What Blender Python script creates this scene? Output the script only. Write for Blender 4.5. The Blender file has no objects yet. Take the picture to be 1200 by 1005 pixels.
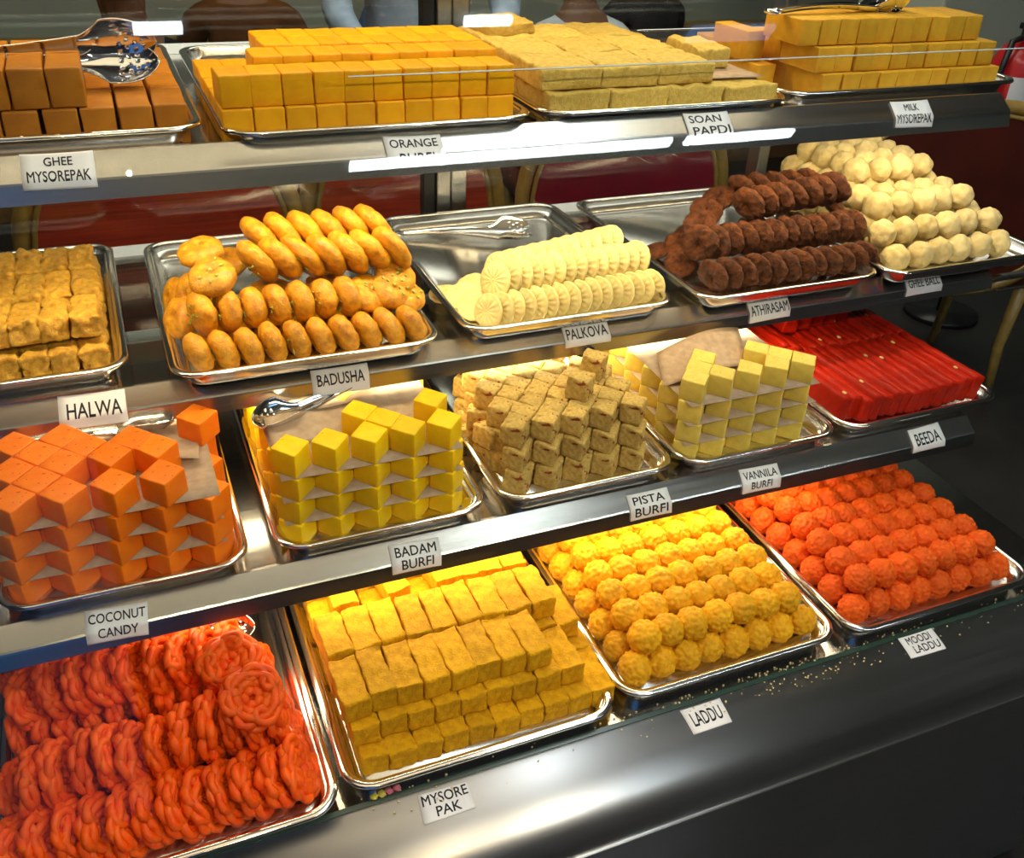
import bpy, bmesh, math, random
from mathutils import Vector, Matrix, Quaternion, noise, Euler

# ------------------------------------------------------------------ camera
S = bpy.context.scene
COL = S.collection
PI = math.pi
cam_d = bpy.data.cameras.new('camera')
cam = bpy.data.objects.new('camera', cam_d); COL.objects.link(cam)
cam_d.sensor_fit = 'HORIZONTAL'; cam_d.sensor_width = 36.0
cam_d.lens = 1101.27 / 1200 * 36
cam_d.clip_start = 0.02
RC = ((0.92317111, 0.34446668, 0.17058079), (-0.38206556, 0.77356812, 0.50558706), (0.04220203, -0.53191642, 0.84574459))
CP = (0.67091621, -0.0639654, 0.93744312)
cam.matrix_world = Matrix(((RC[0][0], RC[0][2], -RC[0][1], CP[0]), (RC[1][0], RC[1][2], -RC[1][1], CP[1]),
                           (RC[2][0], RC[2][2], -RC[2][1], CP[2]), (0, 0, 0, 1)))
S.camera = cam
S.view_settings.view_transform = 'Standard'
S.view_settings.look = 'None'
S.view_settings.gamma = 1.0
S.view_settings.use_curve_mapping = False
S.view_settings.exposure = 0.0

# ------------------------------------------------------------------ world and lights
W = bpy.data.worlds.new('world'); S.world = W; W.use_nodes = True
W.node_tree.nodes['Background'].inputs[0].default_value = (0.9, 0.9, 1.0, 1)
W.node_tree.nodes['Background'].inputs[1].default_value = 0.02

def area(name, loc, aim, sx, sy, power, col):
    d = bpy.data.lights.new(name, 'AREA'); d.shape = 'RECTANGLE'; d.size = sx; d.size_y = sy
    d.energy = power; d.color = col
    o = bpy.data.objects.new(name, d); COL.objects.link(o); o.location = loc
    v = (Vector(aim) - Vector(loc))
    # keep the long side along X
    z = -v.normalized(); x = (Vector((1, 0, 0)) - z * z.x).normalized(); y = z.cross(x)
    o.rotation_euler = Matrix((x, y, z)).transposed().to_euler()
    return o
WARM = (1.0, 0.80, 0.50)
area('strip_light_under_lowest_shelf', (1.14, 0.90, 0.125), (1.14, 0.84, -0.1), 0.95, 0.03, 2.3, WARM)
area('strip_light_under_middle_shelf', (1.05, 1.09, 0.285), (1.05, 1.02, 0.1), 1.25, 0.03, 3.1, WARM)
area('strip_light_under_top_shelf', (1.27, 1.14, 0.60), (1.27, 1.22, 0.3), 1.6, 0.03, 6.0, WARM)
area('strip_light_under_canopy', (1.0, 1.22, 0.94), (1.0, 1.16, 0.6), 1.5, 0.05, 3.6, WARM)
# added blue fill for the shelf lips to reflect, low on the customers' side
area('shop_door_daylight', (-0.45, -2.2, 0.55), (-0.2, 0.6, 0.55), 1.7, 2.2, 4.8, (0.10, 0.36, 1.0))
# dining room lights beyond the case
area('dining_room_light', (1.6, 2.4, 2.05), (1.6, 2.4, 0.0), 3.0, 1.6, 44.0, (1.0, 0.93, 0.8))
# added warm fill that turns the lips beige, then the customers' side ceiling lamp
area('shop_ceiling_panel', (0.6, 0.5, 2.06), (0.6, 0.5, 0.0), 2.0, 0.9, 7.0, (1.0, 0.78, 0.50))
area('shop_ceiling_lamp', (1.72, 0.62, 2.06), (1.72, 0.62, 0.0), 0.45, 1.2, 13.0, (0.92, 0.98, 1.0))
FILL_SPOTS = [((0.72, -1.18, 2.0), (0.90, 0.90, 0.05), 54.0), ((1.85, -1.18, 2.0), (1.32, 0.90, 0.05), 54.0)]  # added warm fill for the fronts of the sweets, dressed as ceiling spots
for k, (lp, aim, pw) in enumerate(FILL_SPOTS):
    d = bpy.data.lights.new('shop_spotlight', 'SPOT'); d.energy = pw; d.color = (1.0, 0.78, 0.46); d.spot_size = math.radians(44); d.spot_blend = 0.8; d.shadow_soft_size = 0.008
    o = bpy.data.objects.new('shop_spotlight', d); COL.objects.link(o); o.location = lp
    o.rotation_euler = (Vector(aim) - Vector(lp)).to_track_quat('-Z', 'Y').to_euler()

# ------------------------------------------------------------------ helpers
def tag(o, label=None, cat=None, group=None, kind=None):
    if label: o['label'] = label
    if cat: o['category'] = cat
    if group: o['group'] = group
    if kind: o['kind'] = kind
    return o

def mesh_from(bm, name, mat=None, smooth=True):
    bmesh.ops.recalc_face_normals(bm, faces=bm.faces)
    m = bpy.data.meshes.new(name); bm.to_mesh(m); bm.free()
    if mat:
        for x in (mat if isinstance(mat, (list, tuple)) else [mat]): m.materials.append(x)
    if smooth: m.polygons.foreach_set('use_smooth', [True] * len(m.polygons))
    return m

def obj(name, mesh, parent=None, loc=None, rot=None):
    o = bpy.data.objects.new(name, mesh); COL.objects.link(o)
    if parent: o.parent = parent
    if loc: o.location = loc
    if rot is not None:
        if isinstance(rot, Quaternion): o.rotation_mode = 'QUATERNION'; o.rotation_quaternion = rot
        else: o.rotation_euler = rot
    return o

def empty(name, loc=(0, 0, 0), rz=0):
    o = bpy.data.objects.new(name, None); COL.objects.link(o); o.location = loc; o.rotation_euler = (0, 0, rz)
    o.empty_display_size = 0.02
    return o

def add_box(bm, x0, x1, y0, y1, z0, z1, bev=0.0):
    r = bmesh.ops.create_cube(bm, size=1.0)
    vs = r['verts']
    for v in vs:
        v.co = Vector((x0 + (v.co.x + .5) * (x1 - x0), y0 + (v.co.y + .5) * (y1 - y0), z0 + (v.co.z + .5) * (z1 - z0)))
    if bev:
        es = list({e for v in vs for e in v.link_edges})
        bmesh.ops.bevel(bm, geom=es, offset=bev, segments=2, affect='EDGES', profile=0.5)

def box_obj(name, x0, x1, y0, y1, z0, z1, mat, parent=None, bev=0.002, smooth=False):
    bm = bmesh.new(); add_box(bm, x0, x1, y0, y1, z0, z1, bev)
    return obj(name, mesh_from(bm, name, mat, smooth), parent)

def add_tube(bm, pts, r, n=8, closed=False, cap=True):
    pts = [Vector(p) for p in pts]; N = len(pts)
    rr = r if isinstance(r, (list, tuple)) else [r] * N
    rings = []; ref = None
    for i, p in enumerate(pts):
        if closed: t = pts[(i + 1) % N] - pts[i - 1]
        else: t = pts[min(i + 1, N - 1)] - pts[max(i - 1, 0)]
        t.normalize()
        if ref is None:
            ref = Vector((0, 0, 1)) if abs(t.z) < .9 else Vector((1, 0, 0))
        u = (ref - t * ref.dot(t)).normalized(); w = t.cross(u); ref = u
        rings.append([bm.verts.new(p + (u * math.cos(2 * PI * k / n) + w * math.sin(2 * PI * k / n)) * rr[i]) for k in range(n)])
    M = N if closed else N - 1
    for i in range(M):
        a, b = rings[i], rings[(i + 1) % N]
        off = 0
        if closed and i == N - 1:
            off = min(range(n), key=lambda q: (b[q].co - a[0].co).length)
        for k in range(n):
            bm.faces.new((a[k], a[(k + 1) % n], b[(k + 1 + off) % n], b[(k + off) % n]))
    if cap and not closed:
        bm.faces.new(rings[0][::-1]); bm.faces.new(rings[-1])

def prism(name, prof, x0, x1, mat, parent=None, smooth=False, nx=1):
    """closed (y, z) outline swept along X"""
    bm = bmesh.new(); rings = []
    for i in range(nx + 1):
        x = x0 + (x1 - x0) * i / nx
        rings.append([bm.verts.new((x, y, z)) for y, z in prof])
    n = len(prof)
    for a, b in zip(rings[:-1], rings[1:]):
        for k in range(n): bm.faces.new((a[k], a[(k + 1) % n], b[(k + 1) % n], b[k]))
    bm.faces.new(rings[0]); bm.faces.new(rings[-1][::-1])
    return obj(name, mesh_from(bm, name, mat, smooth), parent)

# ------------------------------------------------------------------ materials
def new_mat(name):
    m = bpy.data.materials.new(name); m.use_nodes = True
    nt = m.node_tree; b = nt.nodes['Principled BSDF']
    return m, nt, b
def setin(b, **k):
    for n, v in k.items():
        n = n.replace('_', ' ')
        if n in b.inputs: b.inputs[n].default_value = v
def noise_tex(nt, scale, detail=4.0, rough=0.55, coord='Object'):
    tc = nt.nodes.new('ShaderNodeTexCoord'); t = nt.nodes.new('ShaderNodeTexNoise')
    t.inputs['Scale'].default_value = scale; t.inputs['Detail'].default_value = detail; t.inputs['Roughness'].default_value = rough
    nt.links.new(tc.outputs[coord], t.inputs['Vector']); return t
def ramp(nt, src, stops):
    r = nt.nodes.new('ShaderNodeValToRGB'); e = r.color_ramp.elements
    while len(e) < len(stops): e.new(0.5)
    for i, (p, c) in enumerate(stops): e[i].position = p; e[i].color = (*c, 1)
    nt.links.new(src, r.inputs[0]); return r
def bump(nt, b, src, strength, dist=0.002):
    n = nt.nodes.new('ShaderNodeBump'); n.inputs['Strength'].default_value = strength; n.inputs['Distance'].default_value = dist
    nt.links.new(src, n.inputs['Height']); nt.links.new(n.outputs[0], b.inputs['Normal'])

def food(name, c1, c2, scale=90, bs=0.4, rough=0.5, sss=0.12, flecks=None, fleck_scale=120, fleck_at=0.68, spec=0.22, coat=0.0, bd=0.003, top_only=False):
    m, nt, b = new_mat(name)
    t = noise_tex(nt, scale)
    r = ramp(nt, t.outputs['Fac'], [(0.35, c2), (0.62, c1)])
    # each piece a shade of its own
    oi = nt.nodes.new('ShaderNodeObjectInfo'); hs = nt.nodes.new('ShaderNodeHueSaturation')
    mr = nt.nodes.new('ShaderNodeMapRange'); mr.inputs['To Min'].default_value = 0.86; mr.inputs['To Max'].default_value = 1.1
    nt.links.new(oi.outputs['Random'], mr.inputs['Value']); nt.links.new(mr.outputs[0], hs.inputs['Value'])
    nt.links.new(r.outputs[0], hs.inputs['Color'])
    out = hs.outputs[0]
    if flecks:
        f = noise_tex(nt, fleck_scale, 2.0)
        fr = ramp(nt, f.outputs['Fac'], [(fleck_at, (0, 0, 0)), (fleck_at + .03, (1, 1, 1))])
        if top_only:                                # garnish is strewn on the top face only
            tcn = nt.nodes.new('ShaderNodeTexCoord'); sx = nt.nodes.new('ShaderNodeSeparateXYZ'); gt = nt.nodes.new('ShaderNodeMath'); gt.operation = 'GREATER_THAN'; gt.inputs[1].default_value = 0.8
            ml = nt.nodes.new('ShaderNodeMath'); ml.operation = 'MULTIPLY'
            nt.links.new(tcn.outputs['Normal'], sx.inputs[0]); nt.links.new(sx.outputs['Z'], gt.inputs[0]); nt.links.new(gt.outputs[0], ml.inputs[0]); nt.links.new(fr.outputs[0], ml.inputs[1])
        mx = nt.nodes.new('ShaderNodeMixRGB'); mx.inputs['Color2'].default_value = (*flecks, 1)
        nt.links.new(ml.outputs[0] if top_only else fr.outputs[0], mx.inputs['Fac']); nt.links.new(out, mx.inputs['Color1']); out = mx.outputs[0]
    nt.links.new(out, b.inputs['Base Color'])
    setin(b, Roughness=rough, Specular_IOR_Level=spec, Coat_Weight=coat, Coat_Roughness=0.2)
    if sss:
        setin(b, Subsurface_Weight=sss, Subsurface_Scale=0.006, Subsurface_Radius=(1.0, 0.5, 0.2))
    t2 = noise_tex(nt, scale * 3.2, 6.0, 0.65)
    bump(nt, b, t2.outputs['Fac'], bs, bd)
    return m

def metal(name, col, rough, brushed=0.0, bs=0.0, aniso_scale=(3, 90, 90)):
    m, nt, b = new_mat(name)
    setin(b, Base_Color=(*col, 1), Metallic=1.0, Roughness=rough)
    if brushed:
        tc = nt.nodes.new('ShaderNodeTexCoord'); mp = nt.nodes.new('ShaderNodeMapping'); mp.inputs['Scale'].default_value = aniso_scale
        t = nt.nodes.new('ShaderNodeTexNoise'); t.inputs['Scale'].default_value = 1.0; t.inputs['Detail'].default_value = 5
        nt.links.new(tc.outputs['Object'], mp.inputs[0]); nt.links.new(mp.outputs[0], t.inputs['Vector'])
        mr = nt.nodes.new('ShaderNodeMapRange'); mr.inputs['To Min'].default_value = rough - brushed; mr.inputs['To Max'].default_value = rough + brushed
        nt.links.new(t.outputs['Fac'], mr.inputs['Value']); nt.links.new(mr.outputs[0], b.inputs['Roughness'])
        if bs: bump(nt, b, t.outputs['Fac'], bs, 0.001)
    return m

def plain(name, col, rough=0.5, spec=0.4, var=0.0, scale=20, bs=0.0):
    m, nt, b = new_mat(name)
    setin(b, Base_Color=(*col, 1), Roughness=rough, Specular_IOR_Level=spec)
    if var:
        t = noise_tex(nt, scale)
        c2 = tuple(max(0, c * (1 - var)) for c in col)
        r = ramp(nt, t.outputs['Fac'], [(0.35, c2), (0.65, col)]); nt.links.new(r.outputs[0], b.inputs['Base Color'])
        if bs: bump(nt, b, t.outputs['Fac'], bs)
    return m

def emit(name, col, s):
    m, nt, b = new_mat(name)
    setin(b, Base_Color=(0.8, 0.8, 0.8, 1), Emission_Color=(*col, 1), Emission_Strength=s); return m

def glass_mat(name, base=0.035, tint=(0.97, 0.985, 0.98)):
    m = bpy.data.materials.new(name); m.use_nodes = True; nt = m.node_tree; nt.nodes.clear()
    o = nt.nodes.new('ShaderNodeOutputMaterial'); mix = nt.nodes.new('ShaderNodeMixShader')
    tr = nt.nodes.new('ShaderNodeBsdfTransparent'); gl = nt.nodes.new('ShaderNodeBsdfGlossy')
    tr.inputs[0].default_value = (*tint, 1); gl.inputs['Roughness'].default_value = 0.0
    lw = nt.nodes.new('ShaderNodeLayerWeight'); lw.inputs['Blend'].default_value = 0.5
    pw = nt.nodes.new('ShaderNodeMath'); pw.operation = 'POWER'; pw.inputs[1].default_value = 5
    ml = nt.nodes.new('ShaderNodeMath'); ml.operation = 'MULTIPLY_ADD'; ml.inputs[1].default_value = 0.8; ml.inputs[2].default_value = base
    nt.links.new(lw.outputs['Facing'], pw.inputs[0]); nt.links.new(pw.outputs[0], ml.inputs[0]); nt.links.new(ml.outputs[0], mix.inputs[0])
    nt.links.new(tr.outputs[0], mix.inputs[1]); nt.links.new(gl.outputs[0], mix.inputs[2]); nt.links.new(mix.outputs[0], o.inputs[0])
    return m

STEEL = metal('brushed_steel', (0.50, 0.49, 0.46), 0.24, 0.08, 0.02)
STEEL_SHELF = metal('polished_steel', (0.60, 0.58, 0.55), 0.16, 0.05, 0.01)
STEEL_DARK = metal('dull_steel', (0.45, 0.46, 0.46), 0.36, 0.05, 0.0)
TRAY = metal('tray_steel', (0.74, 0.72, 0.68), 0.2, 0.06, 0.02, (40, 40, 40))
RIM = metal('tray_rim_steel', (0.82, 0.81, 0.78), 0.13, 0.04)
CHROME = metal('chrome', (0.85, 0.85, 0.84), 0.08)
GLASS = glass_mat('case_glass', 0.014)
GLASS_SHELF = glass_mat('shelf_glass', 0.06, (0.93, 0.96, 0.94))
GLASS_BACK = glass_mat('rear_glass', 0.05, (0.9, 0.93, 0.92))
CARD = plain('label_card', (0.86, 0.87, 0.88), 0.45, 0.4, 0.05, 40)
INK = plain('black_ink', (0.008, 0.008, 0.01), 0.5)
BLACK = plain('black_plastic', (0.012, 0.012, 0.013), 0.35)
GOLD = plain('gilded_wood', (0.42, 0.26, 0.06), 0.35, 0.5, 0.3, 30)
LED = emit('ceiling_tube', (0.85, 0.95, 1.0), 60.0)
LEDB = emit('ceiling_panel_blue', (0.25, 0.5, 1.0), 6.0)

def wax_paper():
    m = bpy.data.materials.new('wax_paper'); m.use_nodes = True; nt = m.node_tree
    b = nt.nodes['Principled BSDF']; o = nt.nodes['Material Output']
    t = noise_tex(nt, 60); r = ramp(nt, t.outputs['Fac'], [(0.3, (0.52, 0.38, 0.25)), (0.7, (0.70, 0.56, 0.41))])
    nt.links.new(r.outputs[0], b.inputs['Base Color']); setin(b, Roughness=0.5, Specular_IOR_Level=0.3)
    tl = nt.nodes.new('ShaderNodeBsdfTranslucent'); nt.links.new(r.outputs[0], tl.inputs[0])
    tp = nt.nodes.new('ShaderNodeBsdfTransparent')
    m1 = nt.nodes.new('ShaderNodeMixShader'); m1.inputs[0].default_value = 0.35
    m2 = nt.nodes.new('ShaderNodeMixShader'); m2.inputs[0].default_value = 0.12
    nt.links.new(b.outputs[0], m1.inputs[1]); nt.links.new(tl.outputs[0], m1.inputs[2])
    nt.links.new(m1.outputs[0], m2.inputs[1]); nt.links.new(tp.outputs[0], m2.inputs[2]); nt.links.new(m2.outputs[0], o.inputs[0])
    return m
PAPER = wax_paper()
BROWNPAPER = plain('brown_paper', (0.52, 0.36, 0.22), 0.6, 0.25, 0.25, 90, 0.15)
FILM = glass_mat('clear_film', 0.12, (0.92, 0.9, 0.86))

M_LADDU = food('yellow_laddu', (0.90, 0.47, 0.010), (0.78, 0.34, 0.006), 140, 0.5, 0.45)
M_MOODI = food('orange_laddu', (0.88, 0.135, 0.006), (0.76, 0.085, 0.004), 140, 0.5, 0.5)
M_BADAM = food('badam_burfi', (0.95, 0.63, 0.006), (0.89, 0.54, 0.005), 60, 0.12, 0.45, flecks=(0.22, 0.20, 0.02), fleck_scale=240, fleck_at=0.66, top_only=True)
M_COCO = food('coconut_candy', (0.95, 0.225, 0.006), (0.88, 0.18, 0.005), 60, 0.14, 0.42, flecks=(0.22, 0.05, 0.008), fleck_scale=200, fleck_at=0.68, top_only=True)
M_PISTA = food('pista_burfi', (0.80, 0.57, 0.17), (0.58, 0.36, 0.08), 170, 0.9, 0.55, flecks=(0.30, 0.06, 0.015), fleck_scale=70, fleck_at=0.62)
M_VAN = food('vanilla_burfi', (0.86, 0.67, 0.14), (0.78, 0.58, 0.10), 80, 0.2, 0.5, flecks=(0.20, 0.20, 0.03), fleck_scale=230, fleck_at=0.65, top_only=True)
M_BEEDA = food('red_jelly', (0.44, 0.014, 0.002), (0.33, 0.008, 0.001), 50, 0.2, 0.42, sss=0.25, spec=0.14)
M_MYSORE = food('mysore_pak', (0.88, 0.46, 0.004), (0.70, 0.33, 0.003), 110, 0.8, 0.6, bd=0.004)
M_JANG = food('jangiri', (0.95, 0.125, 0.005), (0.86, 0.075, 0.003), 90, 0.3, 0.36, sss=0.3, spec=0.25)
M_HALWA = food('halwa', (0.84, 0.49, 0.055), (0.58, 0.28, 0.02), 150, 1.0, 0.32, sss=0.3, spec=0.5)
M_BADU = food('badusha', (0.84, 0.40, 0.009), (0.55, 0.20, 0.005), 110, 0.8, 0.35, spec=0.5, coat=0.2)
M_PALK = food('palkova', (0.88, 0.74, 0.33), (0.80, 0.64, 0.25), 120, 0.3, 0.5)
M_ATHI = food('athirasam', (0.190, 0.055, 0.010), (0.050, 0.010, 0.003), 110, 1.0, 0.42, sss=0.0, spec=0.35, bd=0.005)
M_GHEEB = food('ghee_ball', (0.72, 0.57, 0.27), (0.60, 0.45, 0.17), 90, 0.5, 0.65)
M_GHEEM = food('ghee_mysorepak', (0.50, 0.19, 0.012), (0.42, 0.145, 0.008), 60, 0.12, 0.4)
M_ORANGE = food('orange_burfi', (0.88, 0.43, 0.003), (0.80, 0.35, 0.003), 60, 0.12, 0.4)
M_SOAN = food('soan_papdi', (0.84, 0.60, 0.14), (0.68, 0.45, 0.08), 140, 0.9, 0.6)
M_MILK = food('milk_mysorepak', (0.76, 0.41, 0.03), (0.66, 0.33, 0.02), 60, 0.15, 0.42)
M_NUT = food('cashew_bit', (0.88, 0.66, 0.28), (0.7, 0.45, 0.15), 80, 0.2, 0.5)
M_PIST = plain('pistachio_chip', (0.42, 0.44, 0.08), 0.55, 0.3, 0.3, 200)
M_CRUMB = plain('sweet_crumb', (0.85, 0.70, 0.36), 0.7)

# ------------------------------------------------------------------ geometry constants
Z1, Z2, Z3, Z4 = 0.6627, 0.3431, 0.1898, 0.0       # tray rim levels, top shelf to base
RH = 0.028
FL = -0.0245                                        # tray floor below the rim
YL1, YL2, YL3 = 0.9720, 1.0946, 0.8632              # front top edges of the shelves

# ------------------------------------------------------------------ room
def struct(o): o['kind'] = 'structure'; return o
M_FLOOR = plain('dark_tile_floor', (0.032, 0.029, 0.027), 0.35, 0.5, 0.35, 6)
M_WALL = plain('grey_green_wall', (0.34, 0.36, 0.29), 0.7, 0.3, 0.12, 3)
M_DADO = plain('brown_dado', (0.20, 0.10, 0.035), 0.5, 0.4, 0.3, 8)
M_CEIL = plain('ceiling_white', (0.55, 0.55, 0.52), 0.8)
struct(box_obj('floor', -4, 7, -4, 4.6, -0.65, -0.6, M_FLOOR, bev=0))
struct(box_obj('wall_back', -4, 7, 4.5, 4.6, -0.6, 2.1, M_WALL, bev=0))
struct(box_obj('wall_right', 6.9, 7, -4, 4.5, -0.6, 2.1, M_WALL, bev=0))
struct(box_obj('ceiling', -4, 7, -4, 4.6, 2.1, 2.15, M_CEIL, bev=0))
struct(box_obj('trim_1', -4, 6.9, 4.46, 4.5, -0.6, 0.12, M_DADO, bev=0.004))
struct(box_obj('trim_2', -4, 6.9, 4.44, 4.5, 0.12, 0.16, GOLD, bev=0.004))
M_PIL = plain('pale_pillar_paint', (0.42, 0.45, 0.36), 0.7, 0.3, 0.1, 3)
struct(box_obj('trim_3', 3.55, 4.6, 2.75, 3.2, -0.6, 2.1, M_PIL, bev=0.01))

def ceiling_tube(x0, x1, y, w, label, mat=LED):
    t = tag(empty('ceiling_light', ((x0 + x1) / 2, y, 2.1)), label, 'ceiling light')
    h = (x1 - x0) / 2
    box_obj('housing', -h - .02, h + .02, -w / 2 - .012, w / 2 + .012, -0.03, 0.0, CARD, t, 0.004)
    box_obj('diffuser', -h, h, -w / 2, w / 2, -0.05, -0.03, mat, t, 0.004)
ceiling_tube(1.515, 2.95, -1.335, 0.055, 'long white ceiling tube mirrored over the burfi card on the top shelf lip')
ceiling_tube(3.025, 3.60, -1.335, 0.055, 'shorter ceiling tube mirrored under the soan papdi card')
ceiling_tube(0.79, 0.925, -0.55, 0.036, 'small ceiling lamp mirrored above the steel tongs on the brown bars')
ceiling_tube(1.79, 1.955, -0.55, 0.036, 'small ceiling lamp mirrored beside the rear door post')
ceiling_tube(2.68, 3.04, -0.645, 0.07, 'bluish ceiling lamp mirrored above the soan papdi slabs', LEDB)
for k, (lp, aim, pw) in enumerate(FILL_SPOTS):  # housings made up for the added front fill
    t = tag(empty('ceiling_spotlight', (lp[0], lp[1], 2.1)), ['black ceiling spotlight aimed at the burfi side of the case', 'black ceiling spotlight aimed at the laddu side of the case'][k], 'spotlight')
    bm = bmesh.new(); add_tube(bm, [(0, 0, 0), (0, 0, -.02)], .06, 20); obj('mount', mesh_from(bm, 'mount', BLACK), t)
    dv = (Vector(aim) - Vector(lp)).normalized(); bm = bmesh.new(); add_tube(bm, [(0, 0, -.02), Vector((0, 0, -.02)) + dv * .055], .05, 20, cap=True); obj('can', mesh_from(bm, 'can', BLACK), t)

# ------------------------------------------------------------------ display case
case = tag(empty('display_case', (1.0, 1.1, -0.6)), 'stepped stainless steel and glass sweet display case holding every tray', 'display case')
def cpart(o, parent=case):
    o.parent = parent
    if parent is case: o.matrix_parent_inverse = Matrix.Translation((-1.0, -1.1, 0.6))
    return o
def case_shelf(Y, Zr, x0, x1, yb, up=0.0, glass=False):
    zt = Zr - RH
    if glass:
        s = cpart(prism('shelf', [(Y, zt), (Y + .062, zt), (Y + .062, zt - .012), (Y + .002, zt - .012)], x0, x1, STEEL_SHELF))
        gp_ = prism('glass_plate', [(Y + .062, zt), (yb - .05, zt), (yb - .05, zt - .008), (Y + .062, zt - .008)], x0, x1, GLASS_SHELF); gp_.parent = s
        rb_ = prism('rear_strip', [(yb - .05, zt), (yb, zt), (yb, zt - .012), (yb - .05, zt - .012)], x0, x1, STEEL_SHELF); rb_.parent = s
    else: s = cpart(prism('shelf', [(Y, zt), (yb, zt), (yb, zt - .012), (Y + .002, zt - .012)], x0, x1, STEEL_SHELF))
    zt += up
    prof = [(Y + .004, zt + .0003), (Y, zt), (Y - .0245, zt - .0178), (Y - .0263, zt - .0197), (Y - .0270, zt - .022), (Y - .0316, zt - .0402), (Y - .0316 + .002, zt - .0405), (Y - .0245, zt - .0215), (Y + .001, zt - .003)] + ([(Y + .002, zt - up - .006), (Y + .004, zt - up - .006)] if up else [])
    if not glass:
        up_ = prism('under_panel', [(Y + .03, zt - up - .0125), (yb - .03, zt - up - .0125), (yb - .03, zt - up - .015), (Y + .03, zt - up - .015)], x0 + .01, x1 - .01, M_BOUNCE); up_.parent = s
    lip = prism('front_lip', prof, x0, x1, STEEL, None)
    lip.parent = s
    zt -= up
    rr = prism('rear_rail', [(yb - .02, zt + .0004), (yb, zt + .012), (yb, zt - .02), (yb - .02, zt - .02)], x0, x1, STEEL, None); rr.parent = s
    return s
M_BOUNCE = plain('pale_under_panel', (0.66, 0.74, 0.84), 0.35, 0.4)  # unseen panel added to bounce pale blue into the gaps between trays
case_shelf(YL1, Z1, 0.05, 1.885, 1.56, 0.018)
case_shelf(YL2, Z2, 0.05, 2.12, 1.57, 0.0, True)
case_shelf(YL3, Z3, 0.05, 1.904, 1.56)
cpart(prism('base_deck', [(0.632, -.028), (1.57, -.028), (1.57, -.045), (0.632, -.045)], 0.05, 1.985, STEEL_SHELF))
BASEPROF = [(.63, -.03), (.60, -.039), (.57, -.054), (.545, -.075), (.53, -.11), (.525, -.16), (.525, -.58)]
def smooth_prof(P, n=6):
    out = []
    for i in range(len(P) - 1):
        p0 = Vector(P[max(i - 1, 0)]); p1 = Vector(P[i]); p2 = Vector(P[i + 1]); p3 = Vector(P[min(i + 2, len(P) - 1)])
        for k in range(n):
            t = k / n
            out.append(tuple(0.5 * ((2 * p1) + (p2 - p0) * t + (2 * p0 - 5 * p1 + 4 * p2 - p3) * t * t + (3 * p1 - p0 - 3 * p2 + p3) * t ** 3)))
    out.append(P[-1]); return out
BP = smooth_prof(BASEPROF)
cpart(prism('base_panel', BP + [(.60, -.58), (.632, -.05), (.632, -.031)], 0.05, 1.985, STEEL_DARK, smooth=True))
cpart(box_obj('base_body', 0.06, 1.975, .61, 1.57, -.6, -.047, BLACK, bev=0.003))
# thin slot that holds the front glass
M_GEDGE = plain('green_glass_edge', (0.03, 0.06, 0.045), 0.2, 0.6)
cpart(prism('glass_channel', [(.6285, -.0285), (.634, -.0265), (.6345, -.030), (.6285, -.031)], 0.05, 1.985, M_GEDGE))
GN = Vector((0, -1, .46)).normalized()
def glass_pt(z): return .63 + .46 * (z + .03)
def pane(name, za, zb, x0, x1, mat):
    ya, yb = glass_pt(za), glass_pt(zb); t = 0.0025
    o = GN * -t
    return cpart(prism(name, [(ya, za), (yb, zb), (yb + o.y, zb + o.z), (ya + o.y, za + o.z)], x0, x1, mat))
pane('front_glass', -.026, .7130, 0.05, 1.985, GLASS)
pane('front_glass', .7146, .955, 0.05, 1.985, GLASS)
M_JOINT = plain('clear_glass_joint', (0.55, 0.62, 0.60), 0.15, 0.6)
pane('glass_joint', .7132, .7144, 0.92, 1.985, M_JOINT)
cpart(box_obj('canopy', 0.05, 1.985, 1.08, 1.60, .955, 1.03, STEEL, bev=.004))
# rear sliding doors: glass with steel posts and rails
cpart(box_obj('rear_glass', 0.06, 1.262, 1.612, 1.617, -.02, .95, GLASS_BACK, bev=0))
cpart(box_obj('rear_glass', 1.262, 1.98, 1.624, 1.629, -.02, .95, GLASS_BACK, bev=0))
cpart(box_obj('door_post', 1.205, 1.228, 1.600, 1.625, -.028, .955, BLACK, bev=.002))
cpart(box_obj('door_post', 1.229, 1.257, 1.592, 1.620, -.028, .955, STEEL, bev=.003))
cpart(box_obj('door_post', 1.260, 1.292, 1.600, 1.635, -.028, .955, STEEL, bev=.003))
cpart(box_obj('corner_post', 0.06, 0.09, 1.59, 1.63, -.028, .955, STEEL, bev=.003))
cpart(box_obj('corner_post', 1.955, 1.983, 1.59, 1.63, -.028, .955, STEEL_DARK, bev=.003))
bm = bmesh.new(); add_tube(bm, [(1.296, 1.062, .284), (1.296, 1.056, .276)], .0065, 14); kn = cpart(obj('knob', mesh_from(bm, 'knob', BLACK)))
bm = bmesh.new(); add_tube(bm, [(1.2965, 1.057, .274), (1.2968, 1.055, .268)], .003, 10); kt = obj('tip', mesh_from(bm, 'tip', CHROME)); kt.parent = kn
# small clamp that carries the overhanging end of the middle shelf
cl = cpart(box_obj('shelf_clamp', 2.12, 2.32, 1.065, 1.08, .286, .296, CHROME, bev=.003))
for zc in (.272,):
    b2 = cpart(box_obj('clamp_rod', 2.12, 2.30, 1.05, 1.056, zc, zc + .006, CHROME, bev=.002))

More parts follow.
